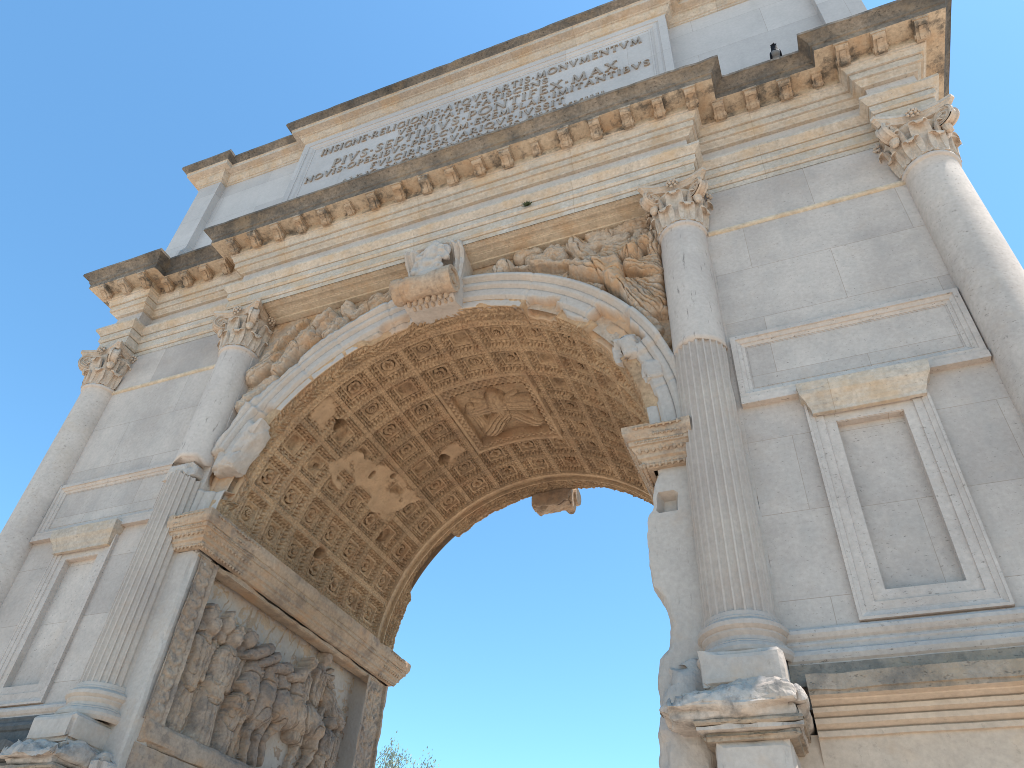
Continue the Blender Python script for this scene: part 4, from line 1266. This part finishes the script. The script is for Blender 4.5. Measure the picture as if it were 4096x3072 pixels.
# ---------------------------------------------------------------- columns
def capital_mb():
    mb = MB()
    mb.lathe([(.262, 0), (.258, .1), (.255, .25), (.262, .36), (.285, .46), (.33, .52), (.335, .545), (.31, .57), (.30, .64)], 40)
    def leaf(a, z0, h, w, out, curl):
        R = Matrix.Rotation(a, 3, 'Z')
        ns, V, F = 15, [], []
        for i in range(ns):
            s = i / (ns - 1)
            if s < .62:
                q = s / .62
                rr_ = .268 + out * q ** 1.8; z = z0 + (h - curl) * q; nx, nz_ = 1, 0
                nx, nz_ = .96, -.25 * q
            else:
                q = (s - .62) / .38; b = q * rad(205)
                rr_ = .268 + out + curl * (1 - math.cos(b)); z = z0 + h - curl + curl * math.sin(b)
                nx, nz_ = math.cos(b), math.sin(b)
                nx, nz_ = -(-nx), -nz_ if False else nz_
                nx, nz_ = math.cos(b + pi) * -1, -math.sin(b) if False else math.sin(b)
            ww = w * (.80 + .25 * math.sin(s * pi)) * (1 - .55 * sst(.75, 1, s))
            th_ = .026 * (1 - .4 * s)
            # cross-section: 5 points in front, 3 behind
            for c in (-1, -.5, 0, .5, 1):
                fx = rr_ * 1.0 - .10 * ww * c * c + (.016 * abs(c) if abs(c) > .1 else -.012)
                V.append(R @ Vector((fx + (th_ if s < .62 else th_ * -math.cos((s - .62) / .38 * rad(205)) * -1), c * ww, z + (0 if s < .62 else th_ * math.sin((s - .62) / .38 * rad(205))))))
            for c in (1, 0, -1):
                V.append(R @ Vector((rr_ - .10 * ww * c * c, c * ww, z)))
        for i in range(ns - 1):
            for j in range(8):
                F.append((i * 8 + j, i * 8 + (j + 1) % 8, (i + 1) * 8 + (j + 1) % 8, (i + 1) * 8 + j))
        F.append(tuple(range(8))[::-1]); F.append(tuple((ns - 1) * 8 + j for j in range(8)))
        mb.add(V, F)
    for k in range(8):
        leaf(k * pi / 4 + pi / 8, .0, .255, .095, .035, .042)
    for k in range(8):
        leaf(k * pi / 4, .02, .455, .098, .055, .045)
    # volutes on the diagonals
    for k in range(4):
        a = pi / 4 + k * pi / 2
        R = Matrix.Rotation(a, 3, 'Z')
        cr, cz, rv = .405, .505, .128
        for s in (-1, 1):
            V, F = [], []
            nr, na = 12, 28
            for i in range(nr):
                q = i / (nr - 1)
                for j in range(na):
                    b = 2 * pi * j / na
                    rr_ = rv * q
                    g = math.sin(2 * pi * (q * 2.6 - s * b / (2 * pi)))
                    dep = .010 * (1 if g > .0 else -1) * (q > .2) + (.014 if q < .16 else 0)
                    hw = .062 - .02 * (1 - q) + dep
                    V.append(R @ Vector((cr + rr_ * math.cos(b), s * hw, cz + rr_ * math.sin(b))))
            for i in range(nr - 1):
                for j in range(na):
                    f = (i * na + j, (i + 1) * na + j, (i + 1) * na + (j + 1) % na, i * na + (j + 1) % na)
                    F.append(f if s < 0 else f[::-1])
            mb.add(V, F)
        V, F = [], []
        na = 28
        for j in range(na):
            b = 2 * pi * j / na
            for c, rr_ in ((-.058, rv), (-.036, rv + .006), (-.03, rv - .014), (.03, rv - .014), (.036, rv + .006), (.058, rv)):
                V.append(R @ Vector((cr + rr_ * math.cos(b), c, cz + rr_ * math.sin(b))))
        for j in range(na):
            for c in range(5):
                F.append((j * 6 + c, ((j + 1) % na) * 6 + c, ((j + 1) % na) * 6 + c + 1, j * 6 + c + 1)[::-1])
        mb.add(V, F)
        # band from the bell to the volute
        for i in range(8):
            q = i / 7
            pts = []
        V = []
        for i in range(7):
            q = i / 6
            x = .22 + .20 * q; zt = .585 + .05 * math.sin(q * pi * .55); zb = .50 + .03 * q
            for c, z in ((-.055, zb), (-.055, zt), (.055, zt), (.055, zb)):
                V.append(R @ Vector((x, c * (1.25 - .25 * q), z)))
        mb.add(V, [(i * 4 + j, i * 4 + (j + 1) % 4, i * 4 + 4 + (j + 1) % 4, i * 4 + 4 + j) for i in range(6) for j in range(4)])
        # leaf folding up under the volute
        mb.ball(tuple(R @ Vector((.375, 0, .36))), .06, .8, 1, 1.5, 10, R)
    # concave abacus
    def outline(sc):
        pts = []
        for k in range(4):
            R = Matrix.Rotation(k * pi / 2, 3, 'Z')
            ch = .062
            for i in range(13):
                t = i / 12 * 2 - 1
                e = .425 * sc
                x = .335 * sc + (e - .335 * sc) * t * t - (0)
                yv = t * (e - ch * .55)
                pts.append(R @ Vector((x, yv, 0)))
        return pts
    lv = [(.86, .605), (.90, .635), (.955, .655), (.96, .668), (1.0, .675), (1.0, .722)]
    V, F = [], []
    m_ = 52
    for sc, z in lv:
        V += [(p_.x, p_.y, z) for p_ in outline(sc)]
    for i in range(len(lv) - 1):
        for j in range(m_):
            F.append((i * m_ + j, i * m_ + (j + 1) % m_, (i + 1) * m_ + (j + 1) % m_, (i + 1) * m_ + j))
    F.append(tuple(range(m_))[::-1]); F.append(tuple(5 * m_ + j for j in range(m_)))
    mb.add(V, F)
    # fleurons
    for k in range(4):
        R = Matrix.Rotation(k * pi / 2, 3, 'Z')
        c = Vector((.355, 0, .655))
        for row, (n, r_, o) in enumerate(((7, .060, .012), (5, .034, .040))):
            for i in range(n):
                b = 2 * pi * i / n + .3 * row
                q = R @ (c + Vector((o, r_ * math.cos(b), r_ * math.sin(b))))
                mb.ball(tuple(q), .022, 1, 1, 1, 6)
        mb.ball(tuple(R @ (c + Vector((.055, 0, 0)))), .02, 1, 1, 1, 6)
    return mb
CAPM = capital_mb()

def column(x, inner, side):
    """part: shaft (upper drum); sub-parts: capital, fluted drum, base, pedestal"""
    zb = (6.475 if side < 0 else 6.53) if inner else 3.62
    zt = 8.45
    nseg = 64
    def rr_(z): return .268 + (.284 - .268) * (zt - z) / (zt - 3.6)
    V, F = [], []
    zs = [zb + (zt - .06 - zb) * i / 26 for i in range(27)]
    nz1 = lambda a: .035 * math.sin(a * 3 + side) + .02 * math.sin(a * 7 + 1)
    for i, z in enumerate(zs):
        for j in range(nseg):
            a = 2 * pi * j / nseg
            zz = z + (nz1(a) * (1 - i / 3) if i < 3 and inner else 0) * (1 if side < 0 else .35)
            V.append((rr_(z) * math.cos(a), rr_(z) * math.sin(a), zz))
    prof = [(.272, zt - .055), (.286, zt - .05), (.295, zt - .03), (.295, zt - .01), (.286, zt + .005), (.27, zt + .008)]
    for r_, z in prof:
        for j in range(nseg):
            a = 2 * pi * j / nseg
            V.append((r_ * math.cos(a), r_ * math.sin(a), z))
    n_ = len(zs) + len(prof)
    for i in range(n_ - 1):
        for j in range(nseg):
            F.append((i * nseg + j, i * nseg + (j + 1) % nseg, (i + 1) * nseg + (j + 1) % nseg, (i + 1) * nseg + j))
    F.append(tuple(range(nseg))[::-1])
    V = np.array(V)
    P = V + np.array([x, 0, 0])
    V[:, :2] *= (1 + fbm(P, 4, 150, 3) * .004)[:, None]
    col = mk("column", V, F, COLM if inner else TRAV, arch, smooth=True)
    col.location = (x, 0, 0)
    V = np.array(CAPM.V); V = V + np.stack([fbm(V + x, 14, 160 + k, 3) for k in range(3)], -1) * .0025
    c = mk("capital", V, CAPM.F, CAPI, None, smooth=False)
    c.parent = col; c.location = (0, 0, zt)
    bm = MB()
    bp = [(.285, 3.66), (.292, 3.625), (.30, 3.615), (.30, 3.60), (.325, 3.585), (.345, 3.565), (.345, 3.53), (.325, 3.51), (.318, 3.505), (.318, 3.49), (.30, 3.46), (.305, 3.43), (.33, 3.415), (.33, 3.405), (.355, 3.39), (.372, 3.36), (.37, 3.33), (.35, 3.30), (.34, 3.295)]
    if inner:
        nf, pf = 24, 10
        V, F = [], []
        ztop = zb - (.24 if side < 0 else .0)
        zs = [3.625 + (ztop - 3.625) * (i / 60) for i in range(61)]
        zs = [3.625, 3.64, 3.652, 3.662, 3.674, 3.69] + [3.70 + (ztop - 3.70) * i / 44 for i in range(45)]
        na = nf * pf
        for i, z in enumerate(zs):
            e = sst(3.645, 3.70, z)
            for j in range(na):
                a = 2 * pi * j / na
                q = (j % pf) / pf * 2 - 1
                g = math.sqrt(max(0, 1 - (q / .80) ** 2)) if abs(q) < .80 else 0
                cap_ = math.sqrt(max(0, 1 - (max(0, 3.70 - z) / .055) ** 2)) if z < 3.70 else 1
                dp = .032 * max(0, g) * (cap_ if cap_ > 0 else 0)
                R_ = rr_(z) + .004 - dp
                V.append((R_ * math.cos(a), R_ * math.sin(a), z))
        V = np.array(V)
        P = V + np.array([x, 0, 0])
        N1 = fbm(P, 2.3, 170 + side, 4); N2 = fbm(P, 9, 171, 3)
        rad_ = np.hypot(V[:, 0], V[:, 1])
        # worn flutes: cap the radius where eroded
        ang = np.degrees(np.arctan2(V[:, 1], V[:, 0]))
        wear = np.clip(N1 * 1.2 + .9 - .022 * np.abs(ang - (-160 if side < 0 else 0)), 0, 1) + np.clip(N1 * 1.2 - .45, 0, .5)
        lim = np.array([rr_(z) for z in V[:, 2]]) - .003 - .022 * wear
        nr = np.where(rad_ > lim, lim * .8 + rad_ * .2, rad_) - .004 * np.abs(N2)
        V[:, :2] *= (nr / rad_)[:, None]
        top = V[:, 2] > ztop - .12
        V[:, 2] += np.where(top, fbm(P * np.array([1, 1, 0]), 7, 172, 3) * (.10 if side < 0 else .015), 0)
        F = gridF(len(zs), na)
        i = np.arange(len(zs) * na).reshape(len(zs), na)
        wrap = np.stack([i[:-1, -1], i[1:, -1], i[1:, 0], i[:-1, 0]], -1)
        F = [tuple(f) for f in np.concatenate([F, wrap])]
        F.append(tuple(int(k) for k in i[-1]))
        d = mk("fluted_drum", V, F, FLUTE, None, smooth=False)
        d.parent = col
        if side < 0:
            rb_ = MB(); rb_.rbox(-.255, .20, -.24, .2, 6.18, 6.50, .03, .02, .10, .14, 7, 175)
            q = rb_.build("broken_core", MARB, None); q.parent = col
    else:
        pass
    bm.lathe(bp, 56)
    b = bm.build("base", FLUTE if inner else TRAV, None, smooth=False, noise=.006 if inner else .002, nsc=7)
    b.parent = col
    pm = MB()
    if inner:
        sg = 180 + side
        pm.rbox(-.285, .295, -.475, .3, 3.03, 3.30, .035, .007, .05, .06, 6, sg)
        def ped(V, V2):
            V2 = V2.copy()
            z = V[:, 2]
            k = np.interp(z, [2.80, 2.84, 2.90, 3.0, 3.05], [.94, 1.0, 1.0, .93, .84])
            k = np.where(z < 2.88, k, k + .10 * fbm(V, 4, sg + 7, 4))
            V2[:, 0] = .0 + (V2[:, 0]) * (1 - (1 - k) * .8)
            V2[:, 1] = .3 + (V2[:, 1] - .3) * (1 - (1 - k) * .55)
            V2[:, 2] += np.where(z > 2.9, (fbm(V * np.array([1, 1, 0]), 4, sg + 8, 4) * .09 + np.abs(fbm(V, 10, sg + 11, 3)) * -.04) * np.clip((-.25 - V[:, 1]) / .2, 0, 1), 0)
            return V2
        cm = MB()
        cm.rbox(-.58 if side > 0 else -.36, .40, -.63, .3, 2.81, 3.07, .020, .022, .10, .12, 5, sg + 2, ped)
        cm.rbox(-.37, .375, -.565, .3, 2.775, 2.815, .03, .008, .03, .04, 6, sg + 3, m=1)  # brown under-moulding, shade of the overhang put into its colour
        cm.rbox(-.345, .35, -.535, .3, 2.742, 2.778, .03, .008, .03, .04, 6, sg + 6)
        cm.rbox(-.315, .32, -.50, .3, 2.69, 2.745, .03, .010, .03, .04, 6, sg + 9, m=1)  # lowest dark band, brown stone with underside shade in the colour
        cq = cm.build("pedestal_cornice", [PEDC, PCRU], None); cq.parent = col
        pm.rbox(-.25, .25, -.45, .3, -.5, 2.715, .06, .008, .03, .06, 4, sg + 5)
    else:
        pm.box(-.40, .40, -.40, .40, 3.03, 3.30); pm.box(-.48, .48, -.48, .48, 2.8, 3.04); pm.box(-.36, .36, -.36, .36, -.5, 2.81)
    q = pm.build("pedestal", MARB if inner else PODI, None); q.parent = col
for s in (-1, 1):
    column(s * 3.265, True, s)
    column(s * 5.95, False, s)
# rough old marble left of the right pedestal
mb = MB(); mb.rbox(2.58, 3.06, -.22, .3, 2.2, 3.47, .025, .04, .16, .26, 4, 190, lambda a, b: np.stack([b[:, 0] + .06 * fbm(a, 2.5, 191, 4), b[:, 1] + .10 * np.clip((a[:, 2] - 3.0) / .4, 0, 1), b[:, 2]], -1))
mb.build("broken_masonry", MARB, arch)
mb = MB(); mb.rbox(-2.98, -2.72, -.20, .3, 2.3, 3.02, .04, .03, .10, .16, 3.5, 191)
mb.build("broken_masonry", MARB, arch)

# ---------------------------------------------------------------- crow on the cornice
BLK = plain("crow_black_feathers", (.010, .011, .015), .8)
GRY = plain("crow_grey_feathers", (.13, .122, .118), .85)
crow = bpy.data.objects.new("crow", None); COL.objects.link(crow)
BLK.node_tree.nodes["Principled BSDF"].inputs["Specular IOR Level"].default_value = .12
crow.location = (4.83, -.515, 10.815)
crow['label'] = "black and grey crow perched on the cornice ledge at upper right"
crow['category'] = "bird"
def skin(mbs, name, mat, vox=.006):
    o = mbs.build(name, mat, None, smooth=True)
    o.parent = crow
    md = o.modifiers.new("fuse", 'REMESH'); md.mode = 'VOXEL'; md.voxel_size = vox; md.use_smooth_shade = True
    sm = o.modifiers.new("smooth", 'SMOOTH'); sm.iterations = 4; sm.factor = .5
    return o
b = MB()
for i in range(9):
    t = i / 8
    b.ball((0, .10 * t - .02, .09 + .13 * (1 - t) ** 1.0 - .02), .062 - .012 * abs(t - .35) * 2 - .02 * t, 1, 1, 1.15, 14)
b.ball((0, -.03, .185), .058, 1, .95, 1.1, 14)
body = skin(b, "body", GRY)
h = MB()
for i in range(6):
    t = i / 5
    h.ball((0, -.035 - .02 * t, .215 + .085 * t), .050 - .010 * t, 1, .95, 1, 14)
h.ball((0, -.058, .318), .043, .95, 1.1, .95, 14)
h.ball((0, -.074, .205), .026, .9, .6, 1.2, 12)
head = skin(h, "head", BLK)
bk = MB()
bk.add([(-.011, -.090, .312), (.011, -.090, .312), (.011, -.090, .292), (-.011, -.090, .292), (0, -.140, .282)], [(0, 1, 4), (1, 2, 4), (2, 3, 4), (3, 0, 4), (0, 3, 2, 1)])
o = bk.build("beak", BLK, None); o.parent = head
for s in (-1, 1):
    e = MB(); e.ball((s * .034, -.085, .328), .007, 1, 1, 1, 8)
    o = e.build("eye", plain("crow_eye", (.03, .025, .02), .1), None, smooth=True); o.parent = head
    w = MB()
    for i in range(8):
        t = i / 7
        w.ball((s * (.056 + .008 * math.sin(t * 3)), -.015 + .15 * t, .20 - .13 * t), .040 - .016 * t, .45, 1, 1.35, 12)
    skin(w, "wing", BLK)
    l = MB(); l.lathe([(.006, 0), (.005, .04), (.009, .08)], 8, (s * .025, .0, 0))
    for a in (-.5, 0, .5):
        l.ball((s * .025 + .018 * math.sin(a), -.018 * math.cos(a), .004), .006, 1 + abs(a), 3, 1, 6)
    l.ball((s * .025, .014, .004), .005, 1, 2.4, 1, 6)
    o = l.build("leg", BLK, None, smooth=True); o.parent = crow
tl = MB(); tl.ball((0, .20, .035), .045, .8, 2.2, .28, 12, Matrix.Rotation(-.5, 3, 'X'))
o = tl.build("tail", BLK, None, smooth=True); o.parent = crow

# ---------------------------------------------------------------- olive tree beyond the passage
TY = 24.0
tree = bpy.data.objects.new("olive_tree", None); COL.objects.link(tree)
tree.location = (-14.55, TY, -.5)
tree['label'] = "silvery green olive tree whose crown tip shows through the passage"
tree['category'] = "tree"
BARK = plain("olive_bark", (.16, .13, .10), .9, .4)
LEAF = plain("olive_leaf", (.26, .30, .22), .55, .5)
tb = MB()
rt_ = random.Random(5)
tips = []
def branch(a, b, ra, rb, lev):
    a, b = Vector(a), Vector(b)
    d = (b - a); ax = d.normalized(); u = ax.orthogonal().normalized(); w = ax.cross(u)
    V = []
    for q, r_ in ((a, ra), ((a + b) / 2 + u * ra * .5, (ra + rb) / 2), (b, rb)):
        V += [q + (u * math.cos(k * pi / 3) + w * math.sin(k * pi / 3)) * r_ for k in range(6)]
    tb.add(V, [(i * 6 + k, i * 6 + (k + 1) % 6, i * 6 + 6 + (k + 1) % 6, i * 6 + 6 + k) for i in (0, 1) for k in range(6)])
    if lev == 0:
        tips.append((a, b)); return
    for i in range(4 if lev > 1 else 5):
        v = (ax + Vector((rt_.uniform(-.9, .9), rt_.uniform(-.9, .9), rt_.uniform(-.1, .7)))).normalized()
        st = a + d * rt_.uniform(.55, 1)
        branch(st, st + v * d.length * rt_.uniform(.55, .78), rb * .8, rb * .45, lev - 1)
branch((0, 0, 0), (.2, 0, 2.9), .30, .22, 0)
tips.clear()
for k in range(7):
    a = k * 2 * pi / 7
    branch((.2, 0, 2.8), (.2 + 2.0 * math.cos(a), 2.0 * math.sin(a), 6.2 + rt_.uniform(-.4, .4)), .16, .09, 3)
branch((.2, 0, 2.8), (.0, .1, 7.6), .17, .10, 3)
zmax = max(b.z for a, b in tips)
k_ = 10.75 / zmax
tb.V = [(v[0], v[1], v[2] * k_) for v in tb.V]
o = tb.build("trunk", BARK, None); o.parent = tree
lv = MB()
LV, LF = [], []
for a, b in tips:
    a = Vector((a.x, a.y, a.z * k_)); b = Vector((b.x, b.y, b.z * k_))
    d = b - a
    for i in range(60):
        p_ = a + d * rt_.uniform(.1, 1.15) + Vector((rt_.gauss(0, .12), rt_.gauss(0, .12), rt_.gauss(0, .12)))
        ax = (d.normalized() * .5 + Vector((rt_.uniform(-.6, .6), rt_.uniform(-.6, .6), rt_.uniform(.1, 1.0)))).normalized()
        u = ax.orthogonal().normalized()
        u = (Matrix.Rotation(rt_.uniform(0, 6.28), 3, ax) @ u)
        L_ = rt_.uniform(.09, .16); w_ = L_ * .20
        n_ = len(LV)
        LV += [p_, p_ + ax * L_ * .5 + u * w_, p_ + ax * L_, p_ + ax * L_ * .5 - u * w_]
        LF.append((n_, n_ + 1, n_ + 2, n_ + 3))
o = mk("crown", np.array([tuple(v) for v in LV]), np.array(LF), LEAF, None)
o.parent = tree

# ---------------------------------------------------------------- weed on the architrave
WEED = plain("weed_leaf", (.06, .075, .03), .7, .4)
wm = MB()
rw = random.Random(9)
for i in range(26):
    a = rw.uniform(0, 6.28); t_ = rw.uniform(.3, 1.1)
    d_ = Vector((math.cos(a) * t_, -abs(math.sin(a)) * t_ - .2, rw.uniform(-.5, 1))).normalized()
    L_ = rw.uniform(.04, .09); sd_ = d_.orthogonal().normalized() * .008
    p0 = Vector((rw.uniform(-.03, .03), 0, 0))
    wm.add([p0 - sd_, p0 + sd_, p0 + d_ * L_ * .6 + sd_ * 1.6, p0 + d_ * L_, p0 + d_ * L_ * .6 - sd_ * 1.6], [(0, 1, 2, 3, 4)])
w = wm.build("weed", WEED, None)
w.location = (1.378, -.392, 9.50)
w['label'] = "small dark green weed sprouting from the moulding above and right of the keystone"
w['category'] = "plant"
